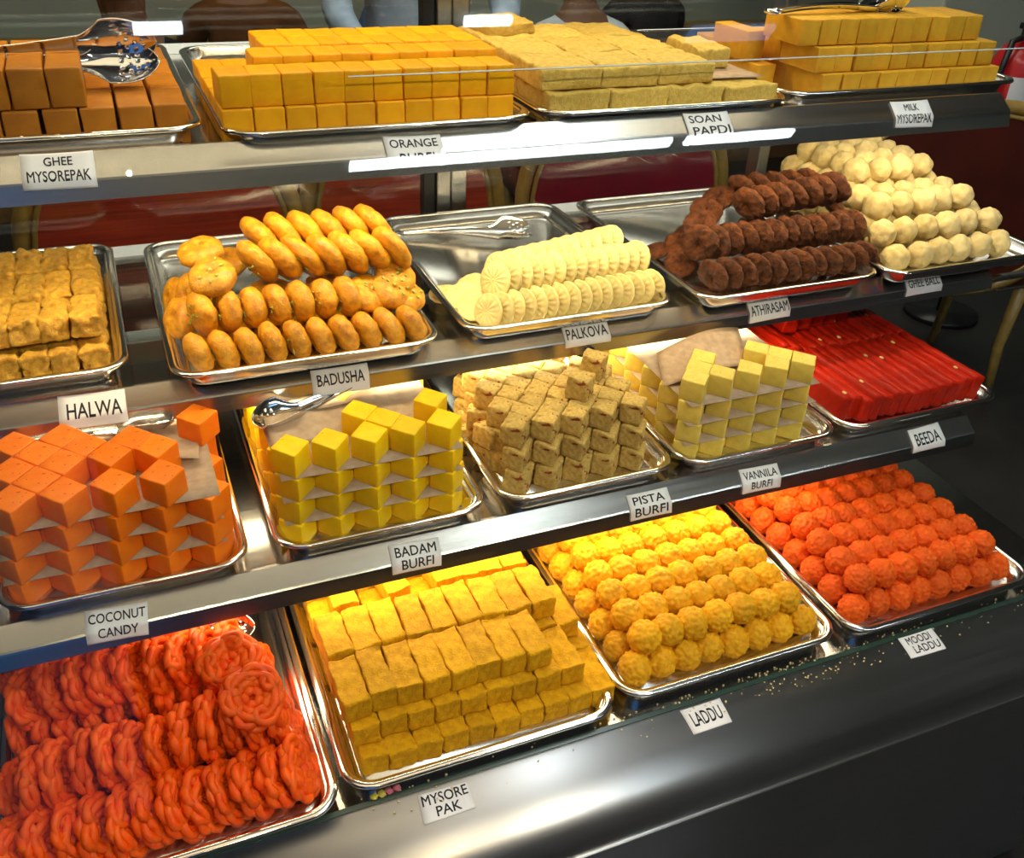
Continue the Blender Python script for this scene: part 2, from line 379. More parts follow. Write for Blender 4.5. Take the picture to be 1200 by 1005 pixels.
# ------------------------------------------------------------------ trays
def rrect(x0, x1, y0, y1, r, n=7):
    P = []
    for cx, cy, a in ((x1 - r, y0 + r, -PI / 2), (x1 - r, y1 - r, 0), (x0 + r, y1 - r, PI / 2), (x0 + r, y0 + r, PI)):
        for k in range(n + 1):
            t = a + PI / 2 * k / n; P.append((cx + r * math.cos(t), cy + r * math.sin(t)))
    return P
def loops_mesh(name, w, d, spec, mat, caps=(False, False), ring=False):
    bm = bmesh.new(); L = []
    for ins, z, r in spec:
        L.append([bm.verts.new((x, y, z)) for x, y in rrect(ins, w - ins, ins, d - ins, r)])
    prs = list(zip(L[:-1], L[1:])) + ([(L[-1], L[0])] if ring else [])
    for a, b in prs:
        n = len(a)
        for k in range(n): bm.faces.new((a[k], a[(k + 1) % n], b[(k + 1) % n], b[k]))
    if caps[0]: bm.faces.new(L[0][::-1])
    if caps[1]: bm.faces.new(L[-1])
    return mesh_from(bm, name, mat)
TM = {}
def tray(x0, yf, zr, w, d, label, rz=0):
    k = (round(w, 4), round(d, 4))
    if k not in TM:
        pan = loops_mesh('pan', w, d, [(.0115, -.0015, .030), (.020, -.0205, .024), (.0225, -.0237, .022), (.027, -.0245, .018), (.028, -.0276, .018), (.0225, -.0272, .022), (.0195, -.0225, .025), (.0108, -.003, .031)], TRAY, ring=False)
        bm = bmesh.new(); bm.from_mesh(pan)
        bm.verts.ensure_lookup_table()
        n = 32
        bm.faces.new([bm.verts[3 * n + i] for i in range(n)]); bm.faces.new([bm.verts[4 * n + i] for i in range(n)][::-1])
        for i in range(n): bm.faces.new((bm.verts[i], bm.verts[7 * n + i], bm.verts[7 * n + (i + 1) % n], bm.verts[(i + 1) % n]))
        bmesh.ops.recalc_face_normals(bm, faces=bm.faces)
        # drop the sliver walls between floor and underside
        bm.to_mesh(pan); bm.free()
        pan.polygons.foreach_set('use_smooth', [True] * len(pan.polygons))
        rim = loops_mesh('rim', w, d, [(0, -.0035, .040), (0, -.0012, .040), (.0015, .0004, .039), (.0055, .0009, .035), (.0095, .0004, .032), (.0118, -.0014, .030), (.0108, -.0028, .031), (.006, -.0012, .035), (.003, -.0016, .037), (.002, -.0035, .038)], RIM, ring=True)
        TM[k] = (pan, rim)
    t = tag(empty('steel_tray', (x0, yf, zr), rz), label, 'tray', 'steel sweet trays')
    obj('pan', TM[k][0], t); obj('rim', TM[k][1], t)
    return t
D0 = 0.488
tray(0.4298, 0.6146, Z4, .36, D0, 'steel tray full of red-orange jangiri coils on the base deck')
tray(0.7954, 0.6287, Z4, .36, D0, 'steel tray piled with golden mysore pak bars behind the two-line paper card')
tray(1.1648, 0.6402, Z4, .353, D0, 'steel tray of yellow laddu balls on the base deck')
tray(1.5302, 0.6339, Z4, .363, D0, 'steel tray of bright orange laddu balls at the dark end')
tray(0.4656, 0.8496, Z3, .28, D0, 'steel tray holding orange coconut candy blocks')
tray(0.7761, 0.8533, Z3, .28, D0, 'steel tray holding bright yellow badam burfi')
tray(1.0752, 0.8546, Z3, .272, D0, 'steel tray holding speckled brown pista burfi')
tray(1.3546, 0.8507, Z3, .28, D0, 'steel tray holding pale yellow vanilla burfi')
tray(1.6450, 0.8541, Z3, .325, D0, 'steel tray holding red beeda jelly slices')
tray(0.2880, 1.0964, Z2, .36, D0 - .03, 'steel tray of grainy amber halwa bars')
tray(0.6929, 1.0457, Z2, .364, D0, 'steel tray of glazed badusha with its bare back corner showing')
tray(1.0936, 1.0581, Z2, .35, D0, 'half-empty steel tray of palkova discs with tongs in it')
tray(1.4827, 1.0502, Z2, .36, D0, 'steel tray of dark brown athirasam rings')
tray(1.8531, 1.0413, Z2, .36, D0, 'steel tray of cream ghee balls overhanging the shelf end')
tray(0.4101, 0.9993, Z1, .36, D0, 'steel tray of brown ghee mysorepak on the top shelf')
tray(0.7843, 0.9628, Z1, .360, D0, 'steel tray of orange burfi blocks on the top shelf')
tray(1.1532, 0.9683, Z1, .3646, D0, 'steel tray of crumbly soan papdi on the top shelf')
tray(1.5250, 0.9937, Z1, .43, D0, 'steel tray of milk mysorepak at the end of the top shelf')

# ------------------------------------------------------------------ paper cards with lettering
def lip_prof(Y, Zr):
    z = Zr - RH
    return [(Y, z), (Y - .0263, z - .0191), (Y - .0316, z - .0402), (Y - .0340, z - .0502)]
def text_mesh(txt, bold=0.012):
    cu = bpy.data.curves.new('t', 'FONT'); cu.body = txt; cu.size = 1.0; cu.bevel_depth = bold; cu.bevel_resolution = 0; cu.resolution_u = 3
    o = bpy.data.objects.new('t', cu); COL.objects.link(o)
    dg = bpy.context.evaluated_depsgraph_get()
    m = bpy.data.meshes.new_from_object(o.evaluated_get(dg))
    bpy.data.objects.remove(o); bpy.data.curves.remove(cu); return m
def card(prof, quad, lines, label, color=None):
    """quad: (x, s) of TL, TR, BR, BL on the unrolled profile. lines: (text, u0, u1, v0, v1) with v down the card"""
    cum = [0]
    P = [Vector(p) for p in prof]
    for a, b in zip(P[:-1], P[1:]): cum.append(cum[-1] + (b - a).length)
    def surf(x, s, off):
        i = 0
        while i < len(P) - 2 and s > cum[i + 1]: i += 1
        e = (P[i + 1] - P[i]).normalized(); n = Vector((e.y, -e.x))
        if n.x > 0: n = -n            # outward: towards -Y
        q = P[i] + e * (s - cum[i]) + n * off
        return Vector((x, q.x, q.y))
    def bil(u, v):
        a = [quad[0][k] * (1 - u) + quad[1][k] * u for k in (0, 1)]; b = [quad[3][k] * (1 - u) + quad[2][k] * u for k in (0, 1)]
        return a[0] * (1 - v) + b[0] * v, a[1] * (1 - v) + b[1] * v
    bm = bmesh.new(); nu, nv = 6, 16; g = {}; g2 = {}
    for i in range(nu + 1):
        for j in range(nv + 1):
            x, s = bil(i / nu, j / nv); lift = .0006 + .0012 * (abs(i / nu - .5) * 2) ** 3
            g[i, j] = bm.verts.new(surf(x, s, lift)); g2[i, j] = bm.verts.new(surf(x, s, lift - .0003))
    for i in range(nu):
        for j in range(nv):
            bm.faces.new((g[i, j], g[i + 1, j], g[i + 1, j + 1], g[i, j + 1])); bm.faces.new((g2[i, j], g2[i, j + 1], g2[i + 1, j + 1], g2[i + 1, j]))
    for i in range(nu):
        for j in (0, nv): bm.faces.new((g[i, j], g[i + 1, j], g2[i + 1, j], g2[i, j]))
    for j in range(nv):
        for i in (0, nu): bm.faces.new((g[i, j], g[i, j + 1], g2[i, j + 1], g2[i, j]))
    c = bil(.5, .5); org = surf(c[0], c[1], 0)
    bmesh.ops.translate(bm, verts=bm.verts, vec=-org)
    t = tag(obj('name_card', mesh_from(bm, 'name_card', CARD), loc=org), label, 'name card', 'paper name cards on the case')
    for txt, u0, u1, v0, v1 in lines:
        m = text_mesh(txt); bm = bmesh.new(); bm.from_mesh(m); bpy.data.meshes.remove(m)
        xs = [v.co.x for v in bm.verts]; ys = [v.co.y for v in bm.verts]
        ax, bx, ay, by = min(xs), max(xs), min(ys), max(ys)
        for v in bm.verts:
            v.co.x = u0 + (v.co.x - ax) / (bx - ax) * (u1 - u0); v.co.y = v1 + (v.co.y - ay) / (by - ay) * (v0 - v1); v.co.z = 0
        for k in range(1, 16):
            bmesh.ops.bisect_plane(bm, geom=bm.verts[:] + bm.edges[:] + bm.faces[:], plane_co=(0, k / 16, 0), plane_no=(0, 1, 0))
        for k in range(1, 6):
            bmesh.ops.bisect_plane(bm, geom=bm.verts[:] + bm.edges[:] + bm.faces[:], plane_co=(k / 6, 0, 0), plane_no=(1, 0, 0))
        for v in bm.verts:
            u, w = v.co.x, v.co.y
            x, s = bil(u, w); lift = .0006 + .0012 * (abs(u - .5) * 2) ** 3
            v.co = surf(x, s, lift + .0003) - org
        mm = bpy.data.meshes.new('lettering'); bm.to_mesh(mm); bm.free(); mm.materials.append(INK)
        obj('lettering', mm, t)
P1, P2, P3 = lip_prof(YL1, Z1 + .018), lip_prof(YL2, Z2), lip_prof(YL3, Z3)
PB = BP[:20]
card(P1, [(.5875, 0), (.6551, .0005), (.6538, .0418), (.5867, .0405)], [('GHEE', .31, .70, .12, .38), ('MYSOREPAK', .07, .93, .52, .82)], 'pale two-line paper card under the brown ghee mysorepak')
card(P1, [(.9536, .0068), (1.0203, .0088), (1.0194, .0464), (.9524, .0453)], [('ORANGE', .09, .92, .12, .42), ('BURFI', .22, .82, .62, .92)], 'paper card under the orange burfi, half covered by a light reflection')
card(P1, [(1.3439, .0017), (1.41, .0021), (1.4068, .0393), (1.341, .0414)], [('SOAN', .10, .82, .10, .40), ('PAPDI', .12, .95, .55, .87)], 'paper card under the soan papdi slabs')
card(P1, [(1.6747, .0045), (1.742, .0045), (1.7364, .0462), (1.6703, .0441)], [('MILK', .33, .70, .12, .40), ('MYSOREPAK', .05, .97, .55, .86)], 'paper card at the dark end of the top shelf lip')
card(P2, [(.5564, -.0005), (.6358, .0024), (.6339, .0470), (.5538, .0446)], [('HALWA', .12, .93, .27, .74)], 'single-word paper card in big letters under the halwa')
card(P2, [(.8729, .0160), (.9529, .0165), (.951, .0550), (.8713, .0535)], [('BADUSHA', .09, .92, .22, .66)], 'blue-tinted paper card under the badusha tray')
card(P2, [(1.2581, .0018), (1.3346, .0009), (1.3325, .0406), (1.255, .0408)], [('PALKOVA', .06, .96, .25, .72)], 'paper card under the palkova discs')
card(P2, [(1.5913, .0046), (1.673, .0019), (1.6675, .0452), (1.5875, .0475)], [('ATHIRASAM', .04, .97, .34, .76)], 'paper card under the dark athirasam rings')
card(P2, [(1.9246, .006), (2.0037, .005), (1.9967, .0420), (1.9141, .0435)], [('GHEE BALL', .08, .95, .22, .66)], 'paper card tucked below the cream ghee ball tray')
card(P3, [(.5527, .0046), (.6211, .0090), (.6162, .0485), (.5498, .0444)], [('COCONUT', .05, .96, .13, .42), ('CANDY', .19, .84, .58, .86)], 'paper card under the orange coconut candy')
card(P3, [(.9152, .0052), (.9821, .0086), (.9786, .0470), (.9129, .0452)], [('BADAM', .10, .92, .13, .47), ('BURFI', .20, .85, .58, .90)], 'paper card under the bright yellow badam burfi')
card(P3, [(1.2613, .0092), (1.3274, .0095), (1.3269, .0480), (1.2595, .0475)], [('PISTA', .12, .88, .13, .45), ('BURFI', .12, .92, .57, .90)], 'paper card under the speckled pista burfi')
card(P3, [(1.451, .0079), (1.5191, .0100), (1.5156, .0475), (1.4474, .0456)], [('VANNILA', .08, .94, .15, .48), ('BURFI', .24, .78, .60, .88)], 'paper card under the pale vanilla burfi')
card(P3, [(1.7748, .0047), (1.84, .0016), (1.8392, .0426), (1.7717, .0434)], [('BEEDA', .14, .90, .24, .74)], 'paper card under the red beeda jelly')
card(PB, [(.8777, .0063), (.9399, .0078), (.9404, .0406), (.8753, .0414)], [('MYSORE', .05, .95, .08, .45), ('PAK', .28, .76, .54, .88)], 'white paper card on the curved base front below the mysore pak')
card(PB, [(1.2403, .0049), (1.303, .0048), (1.3029, .0396), (1.2434, .0398)], [('LADDU', .14, .88, .22, .76)], 'white paper card on the curved base front below the yellow laddus')
card(PB, [(1.6124, 0.0002), (1.6767, 0.0004), (1.6769, .0359), (1.6121, .0343)], [('MOODI', .16, .84, .10, .44), ('LADDU', .22, .94, .52, .86)], 'white paper card on the curved base front below the orange laddus')

# ------------------------------------------------------------------ sweets: meshes
def block_mesh(name, w, d, h, mat, seed=0, rough=.0006, bev=.0018, n=(5, 5, 4), freq=70, round_=0.0):
    """a cut block, origin at the centre of its base"""
    bm = bmesh.new()
    nx, ny, nz = n
    cache = {}
    def V(i, j, k):
        if (i, j, k) in cache: return cache[i, j, k]
        def ease(i, n, L):
            # edge loops close to the ends keep the corners crisp
            if i == 0: return -L / 2
            if i == n: return L / 2
            if i == 1: return -L / 2 + bev
            if i == n - 1: return L / 2 - bev
            return -L / 2 + bev + (L - 2 * bev) * (i - 1) / (n - 2)
        p = Vector((ease(i, nx, w), ease(j, ny, d), ease(k, nz, h)))
        edge = (i in (0, nx)) + (j in (0, ny)) + (k in (0, nz))
        c = Vector((max(-w / 2 + bev, min(w / 2 - bev, p.x)), max(-d / 2 + bev, min(d / 2 - bev, p.y)), max(-h / 2 + bev, min(h / 2 - bev, p.z))))
        if edge >= 2: p = c + (p - c).normalized() * bev * 1.1
        q = p * freq + Vector((seed * 7.3, seed * 3.1, seed * 1.7))
        dv = noise.noise_vector(q) * rough + noise.noise_vector(q * .3) * rough * 1.4
        if k == 0: dv.z = abs(dv.z) * .3
        p = p + dv
        p.z += h / 2
        cache[i, j, k] = bm.verts.new(p); return cache[i, j, k]
    for i in range(nx):
        for j in range(ny):
            for k in (0, nz): bm.faces.new((V(i, j, k), V(i + 1, j, k), V(i + 1, j + 1, k), V(i, j + 1, k)))
        for k in range(nz):
            for j in (0, ny): bm.faces.new((V(i, j, k), V(i + 1, j, k), V(i + 1, j, k + 1), V(i, j, k + 1)))
    for j in range(ny):
        for k in range(nz):
            for i in (0, nx): bm.faces.new((V(i, j, k), V(i, j + 1, k), V(i, j + 1, k + 1), V(i, j, k + 1)))
    return mesh_from(bm, name, mat)

def ball_mesh(name, r, mat, seed, sub=4, grain=0.0, gfreq=170, lump=0.03, squash=0.96):
    bm = bmesh.new(); bmesh.ops.create_icosphere(bm, subdivisions=sub, radius=r)
    for v in bm.verts:
        n = v.co.normalized(); p = n * r
        s = Vector((seed * 5.1, seed * 2.3, seed * 9.7))
        k = 1 + lump * noise.noise(n * 1.7 + s) + lump * .5 * noise.noise(n * 4 + s)
        q = p * k
        if grain:
            dd, _ = noise.voronoi(p * gfreq + s)
            q = q + n * grain * (.55 - min(dd[0], 1.1))
        q.z *= squash
        v.co = q
    return mesh_from(bm, name, mat)

def disc_mesh(name, R, T, mat, seed, nr=10, na=36, dimple=0.0, dimple_r=.35, rays=0, ray_d=0.0, edge=2.6, wob=.03, rough=.0006, freq=90, edge_fl=0.0):
    """a cookie: axis Z, centred at the origin; super-elliptic edge"""
    bm = bmesh.new(); prof = []
    m = 2 * nr
    for i in range(m + 1):
        t = -PI / 2 + PI * i / m
        c, s = math.cos(t), math.sin(t)
        prof.append((R * abs(c) ** (2 / edge), T / 2 * (abs(s) ** (2 / edge)) * (1 if s >= 0 else -1)))
    # insert a flat face fan
    rings = []
    top = [(R * q, None) for q in ()]
    sv = Vector((seed * 3.7, seed * 1.9, seed * 6.1))
    for (r, z) in prof:
        ring = []
        if r < 1e-6: ring = None
        rings.append((r, z))
    def dim(r, z):
        if dimple and r < R * dimple_r * 1.6:
            f = math.exp(-(r / (R * dimple_r * .7)) ** 2); return z * (1 - dimple * f)
        return z
    vs = []
    fine = []
    for i in range(len(rings)):
        fine.append(rings[i])
    # resample the flat faces: add intermediate radii between the first/last rim ring and the pole
    r1 = fine[1][0]; zb = fine[1][1]; zt = fine[-2][1]
    inner = [0.15, .3, .45, .6, .8]
    seq = [(0, -T / 2)] + [(r1 * q, -T / 2 + (zb + T / 2) * q * q) for q in inner] + fine[1:-1] + [(r1 * q, T / 2 - (T / 2 - zt) * q * q) for q in inner[::-1]] + [(0, T / 2)]
    for (r, z) in seq:
        if r < 1e-6:
            vs.append([bm.verts.new((0, 0, dim(0, z)))]); continue
        ring = []
        for a in range(na):
            th = 2 * PI * a / na
            k = 1 + wob * noise.noise(Vector((math.cos(th) * 1.2, math.sin(th) * 1.2, 0)) + sv)
            if edge_fl: k += edge_fl * math.cos(th * rays) * (r / R)
            zz = dim(r, z)
            if rays and r < R * .93:
                zz -= math.copysign(1, z) * ray_d * (abs(math.cos(th * rays / 2)) ** .6) * min(1, r / R * 1.6) * (1 if abs(z) > T * .3 else 0) * -1 + math.copysign(ray_d, z)
            p = Vector((r * k * math.cos(th), r * k * math.sin(th), zz))
            p += noise.noise_vector(p * freq + sv) * rough
            ring.append(bm.verts.new(p))
        vs.append(ring)
    for a, b in zip(vs[:-1], vs[1:]):
        if len(a) == 1:
            for k in range(na): bm.faces.new((a[0], b[(k + 1) % na], b[k]))
        elif len(b) == 1:
            for k in range(na): bm.faces.new((a[k], a[(k + 1) % na], b[0]))
        else:
            for k in range(na): bm.faces.new((a[k], a[(k + 1) % na], b[(k + 1) % na], b[k]))
    return mesh_from(bm, name, mat)

def jangiri_mesh(seed):
    rnd = random.Random(seed); bm = bmesh.new()
    n = 14 + seed % 3; N = 190
    pts = []
    for i in range(N):
        t = 2 * PI * i / N
        R = .0262 * (1 + .06 * math.sin(2 * t + seed)); r = .0088 * (1 + .2 * math.sin(3 * t + seed * 2))
        pts.append((R * math.cos(t) + r * math.cos(n * t + seed), R * math.sin(t) + r * math.sin(n * t + seed), .0042 * math.sin(n * t * .5 + seed) + .002 * math.sin(3 * t)))
    add_tube(bm, pts, [.0049 * (1 + .15 * math.sin(i * 1.7 + seed)) for i in range(N)], 7, closed=True)
    for rr, z, tr in ((.0275, -.0040, .005), (.0265, .0045, .005), (.0175, .001, .0058), (.0085, -.001, .0055)):
        N2 = 40
        p2 = [(rr * (1 + .08 * math.sin(6 * PI * i / N2 + seed)) * math.cos(2 * PI * i / N2), rr * math.sin(2 * PI * i / N2), z + .0018 * math.sin(10 * PI * i / N2)) for i in range(N2)]
        add_tube(bm, p2, tr, 7, closed=True)
    for v in bm.verts: v.co += noise.noise_vector(v.co * 120 + Vector((seed, 0, 0))) * .0009
    return mesh_from(bm, 'jangiri', M_JANG)

ORD = ['zeroth', 'first', 'second', 'third', 'fourth', 'fifth', 'sixth', 'seventh', 'eighth', 'ninth', 'tenth', 'eleventh', 'twelfth', 'thirteenth', 'fourteenth', 'fifteenth', 'sixteenth', 'seventeenth', 'eighteenth', 'nineteenth', 'twentieth']
def rowname(j): return 'front row' if j == 0 else ORD[j + 1] + ' row back'
LAY = ['bottom', 'second', 'third', 'top']
rnd = random.Random(5)
def sweet(name, meshes, label, group, loc, rot=(0, 0, 0), scale=1.0, i=None):
    m = meshes[(i if i is not None else rnd.randrange(len(meshes))) % len(meshes)]
    o = obj(name, m, loc=loc, rot=rot)
    if isinstance(scale, (int, float)): scale = (scale,) * 3
    o.scale = scale
    return tag(o, label, 'sweet', group)

def axis_quat(ax, spin):
    q = Vector(ax).normalized().to_track_quat('Z', 'Y')
    return q @ Quaternion((0, 0, 1), spin)

# ------------------------------------------------------------------ laddus (two trays)
LAD = [ball_mesh('yellow_laddu', .0226, M_LADDU, s, 5, .0042, 150, .03) for s in range(6)]
MOO = [ball_mesh('orange_laddu', .0226, M_MOODI, s + 20, 5, .0040, 170, .05) for s in range(6)]
def laddu_tray(name, meshes, x0, x1, yf, group, word, side):
    n = 8; p = (x1 - x0) / (n - 1); py = .0445
    zb = FL + .0225
    for j in range(9):
        for i in range(n):
            if 0 < j < 8 and 1 < i < n - 2 and j not in (1,): 
                continue
            sweet(name, meshes, f'{word} laddu in the bottom layer, {rowname(j)}, {ORD[i+1]} from the {side}', group,
                  (x0 + p * i + rnd.uniform(-.0015, .0015), yf + py * j + rnd.uniform(-.0015, .0015), Z4 + zb), (rnd.uniform(0, 6), rnd.uniform(0, 6), rnd.uniform(0, 6)), rnd.uniform(.97, 1.03))
    for j in range(8):
        for i in range(n - 1):
            sweet(name, meshes, f'{word} laddu in the upper layer, {rowname(j)}, {ORD[i+1]} from the {side}', group,
                  (x0 + p * (i + .5) + rnd.uniform(-.002, .002), yf + py * (j + .5) - .002 + rnd.uniform(-.0015, .0015), Z4 + zb + .0335 + rnd.uniform(-.001, .001)), (rnd.uniform(0, 6), rnd.uniform(0, 6), rnd.uniform(0, 6)), rnd.uniform(.97, 1.03))
laddu_tray('yellow_laddu', LAD, 1.205, 1.477, .689, 'yellow laddus in their tray', 'yellow', 'mysore pak side')
laddu_tray('orange_laddu', MOO, 1.569, 1.846, .683, 'orange laddus in their tray', 'orange', 'yellow laddu side')

# ------------------------------------------------------------------ mysore pak bars (base deck)
MYS = [block_mesh('mysore_pak_bar', .0332, .076, .0305, M_MYSORE, s, .0019, .002, (10, 18, 9), 150) for s in range(6)]
def bar_row(name, meshes, xs, y, z, label, group, side, d=.076, jit=.0016, rz=.03, drop=()):
    for i, x in enumerate(xs):
        if i in drop: continue
        sweet(name, meshes, f'{label}, {ORD[i+1]} from the {side}', group, (x, y + d / 2 + rnd.uniform(-jit, jit) * 1.5, z), (0, 0, rnd.uniform(-rz, rz)), (rnd.uniform(.97, 1.02), 1, rnd.uniform(.97, 1.04)))
gm = 'mysore pak bars'
xs = lambda a, n, p: [a + p * (k + .5) for k in range(n)]
zf = z4 = Z4 + FL
bar_row('mysore_pak_bar', MYS, xs(.822, 10, .0342), .665, zf, 'golden mysore pak bar, bottom layer, front row', gm, 'jangiri side')
bar_row('mysore_pak_bar', MYS, xs(.819, 9, .0342), .688, zf + .031, 'golden mysore pak bar, second layer, front row', gm, 'jangiri side')
bar_row('mysore_pak_bar', MYS, xs(.812, 8, .0338), .702, zf + .062, 'golden mysore pak bar, top layer, front row', gm, 'jangiri side')
bar_row('mysore_pak_bar', MYS, xs(.812, 9, .0348), .782, zf + .064, 'golden mysore pak bar, top layer, second row back', gm, 'jangiri side')
bar_row('mysore_pak_bar', MYS, xs(.814, 10, .0342), .766, zf + .031, 'golden mysore pak bar, second layer, second row back', gm, 'jangiri side', drop=(2, 3, 4, 5, 6))
bar_row('mysore_pak_bar', MYS, xs(.822, 10, .0342), .743, zf, 'golden mysore pak bar, bottom layer, second row back', gm, 'jangiri side', drop=(2, 3, 4, 5, 6))
bar_row('mysore_pak_bar', MYS, xs(.822, 9, .0342), .822, zf, 'golden mysore pak bar, bottom layer, third row back', gm, 'jangiri side')
bar_row('mysore_pak_bar', MYS, xs(.814, 9, .0345), .846, zf + .031, 'golden mysore pak bar, second layer, third row back', gm, 'jangiri side')
bar_row('mysore_pak_bar', MYS, xs(.806, 9, .0350), .868, zf + .062, 'golden mysore pak bar, top layer, third row back', gm, 'jangiri side', rz=.12, drop=(0, 2, 4))
bar_row('mysore_pak_bar', MYS, xs(.814, 9, .0345), .926, zf + .031, 'golden mysore pak bar, second layer, fourth row back', gm, 'jangiri side', rz=.08)
bar_row('mysore_pak_bar', MYS, xs(.818, 9, .0342), .902, zf, 'golden mysore pak bar, bottom layer, fourth row back', gm, 'jangiri side')
bar_row('mysore_pak_bar', MYS, xs(.818, 9, .0342), .982, zf, 'golden mysore pak bar, bottom layer, fifth row back', gm, 'jangiri side', drop=(0, 1, 2))

# ------------------------------------------------------------------ jangiri coils
JAN = [jangiri_mesh(s) for s in range(5)]
def jan_row(n, x0, p, y, z, lean, yaw, label, jy=.004, skip=0):
    for i in range(skip, n):
        ax = (math.cos(yaw), math.sin(yaw), lean + rnd.uniform(-.1, .1))
        sweet('jangiri', JAN, f'red-orange jangiri coil, {label}, {ORD[i+1]} from the mysore pak side', 'jangiri coils',
              (x0 - p * i + rnd.uniform(-.002, .002), y + rnd.uniform(-jy, jy), z + rnd.uniform(-.003, .003)), axis_quat(ax, rnd.uniform(0, 6)), (rnd.uniform(.95, 1.08), rnd.uniform(.95, 1.08), rnd.uniform(.9, 1.15)))
zj = Z4 + FL
jan_row(12, .752, .0265, .676, zj + .034, .55, -.25, 'front leaning row')
jan_row(11, .742, .0265, .738, zj + .068, .2, -.15, 'raised second row', .006)
jan_row(12, .750, .027, .760, zj + .030, .4, -.15, 'low row under the raised second row')
jan_row(11, .738, .028, .842, zj + .036, .3, -.2, 'third row back')
jan_row(10, .735, .029, .850, zj + .080, .45, -.25, 'raised third row', skip=1)
jan_row(10, .715, .030, .935, zj + .040, .3, .1, 'row near the back of its tray', skip=2)
for i, (x, y, z, a) in enumerate([(.715, .735, .108, (.2, -.5, 1)), (.70, .80, .110, (-.1, -.3, 1)), (.63, .93, .094, (.3, -.2, 1)), (.52, .95, .09, (.2, .2, 1)), (.47, .92, .094, (.5, -.3, 1))]):
    sweet('jangiri', JAN, f'red-orange jangiri coil lying flat on top of the pile, {ORD[i+1]} from the mysore pak side', 'jangiri coils', (x, y, zj + z), axis_quat(a, i), 1.0)

# ------------------------------------------------------------------ diamond-set burfi stacks
def burfi_stack(name, mat, x0, yf, z0, D, pitch, layers, cols, rows, word, group, side, top_fn, cutb, hgt=None, variants=5, rough=.0006, n=(5, 5, 4), jit=.0012, jrot=.03, freq=70, bev=.0018, ys=1.12, rev=False, setb=0.0, shift=None):
    s = D / math.sqrt(2) * .985; h = hgt or pitch * .985
    ms = [block_mesh(name, s, s, h, mat, k, rough, bev, n, freq) for k in range(variants)]
    for m in ms:                                   # diamond cut: turn the block on its corner and stretch it front to back
        m.transform(Matrix.Diagonal((1, ys, 1, 1)) @ Matrix.Rotation(PI / 4, 4, 'Z'))
    for L in range(layers):
        for j in range(rows):
            nc = cols if j % 2 == 0 else cols - 1
            for i in range(nc):
                if not top_fn(L, i, j): continue
                covered = L < layers - 1 and top_fn(L + 1, i, j)
                edge = j <= 1 or i == 0 or i == nc - 1
                if covered and not edge: continue
                x = x0 + D * (i + (.5 if j % 2 else 0)) + (shift[L] if shift else 0); y = yf + ys * D / 2 + ys * D / 2 * j + setb * L; k = nc - 1 - i if rev else i
                sweet(name, ms, f'{word}, {LAY[L] if L < layers - 1 else "top"} layer, {rowname(j)}, {ORD[k+1]} from the {side}', group,
                      (x + rnd.uniform(-jit, jit), y + rnd.uniform(-jit, jit), z0 + pitch * L), (0, 0, rnd.uniform(-jrot, jrot)), (rnd.uniform(.985, 1.01), rnd.uniform(.985, 1.01), 1))

def sheet(name, fn, nu, nv, mat, label, cat, group=None, thick=.0003, parent=None):
    bm = bmesh.new(); g = [[bm.verts.new(fn(i / nu, j / nv)) for j in range(nv + 1)] for i in range(nu + 1)]
    for i in range(nu):
        for j in range(nv): bm.faces.new((g[i][j], g[i + 1][j], g[i + 1][j + 1], g[i][j + 1]))
    c = sum((v.co for v in bm.verts), Vector()) / len(bm.verts)
    bmesh.ops.translate(bm, verts=bm.verts, vec=-c)
    bmesh.ops.recalc_face_normals(bm, faces=bm.faces)
    geo = bmesh.ops.solidify(bm, geom=bm.faces[:], thickness=thick)
    return tag(obj(name, mesh_from(bm, name, mat), loc=c), label, cat, group)

def flat_sheet(x0, x1, y0, y1, z, seed, amp=.0012):
    def fn(u, v):
        x = x0 + (x1 - x0) * u; y = y0 + (y1 - y0) * v
        return Vector((x, y, z + amp * .3 + amp * noise.noise(Vector((x * 30, y * 30, seed)))))
    return fn

z3 = Z3 + FL
# coconut candy
def coco_top(L, i, j):
    if L == 3: return (j == 0 and i < 4) or (j == 2 and i < 4) or (j == 3 and i < 3) or (j == 4 and i in (0, 1, 4)) or (j == 1 and i == 0)
    if L == 2: return j < 10
    return j < 12
burfi_stack('coconut_candy_block', M_COCO, .494, .877, z3, .0528, .034, 4, 5, 12, 'orange coconut candy block', 'coconut candy blocks', 'badam side', coco_top, 0, rev=True, shift=(0, .002, .005, .010))
for k in range(3):
    sheet('wax_paper', flat_sheet(.476 + .003 * k, .722, .886, 1.20, z3 + .034 * (k + 1) - .0004, k), 14, 10, PAPER, f'wax paper sheet between the {["bottom and second", "second and third", "third and top"][k]} coconut candy layers', 'paper', 'wax papers in the burfi stacks')
def coco_flap(u, v):
    return Vector((.612 + .095 * u + .01 * v, .985 + .10 * v - .03 * u, z3 + .108 + .006 * math.sin(v * 4 + u * 2) + .004 * v))
sheet('wax_paper', coco_flap, 10, 10, PAPER, 'loose wax paper lying across the back of the coconut candy', 'paper', 'wax papers in the burfi stacks')
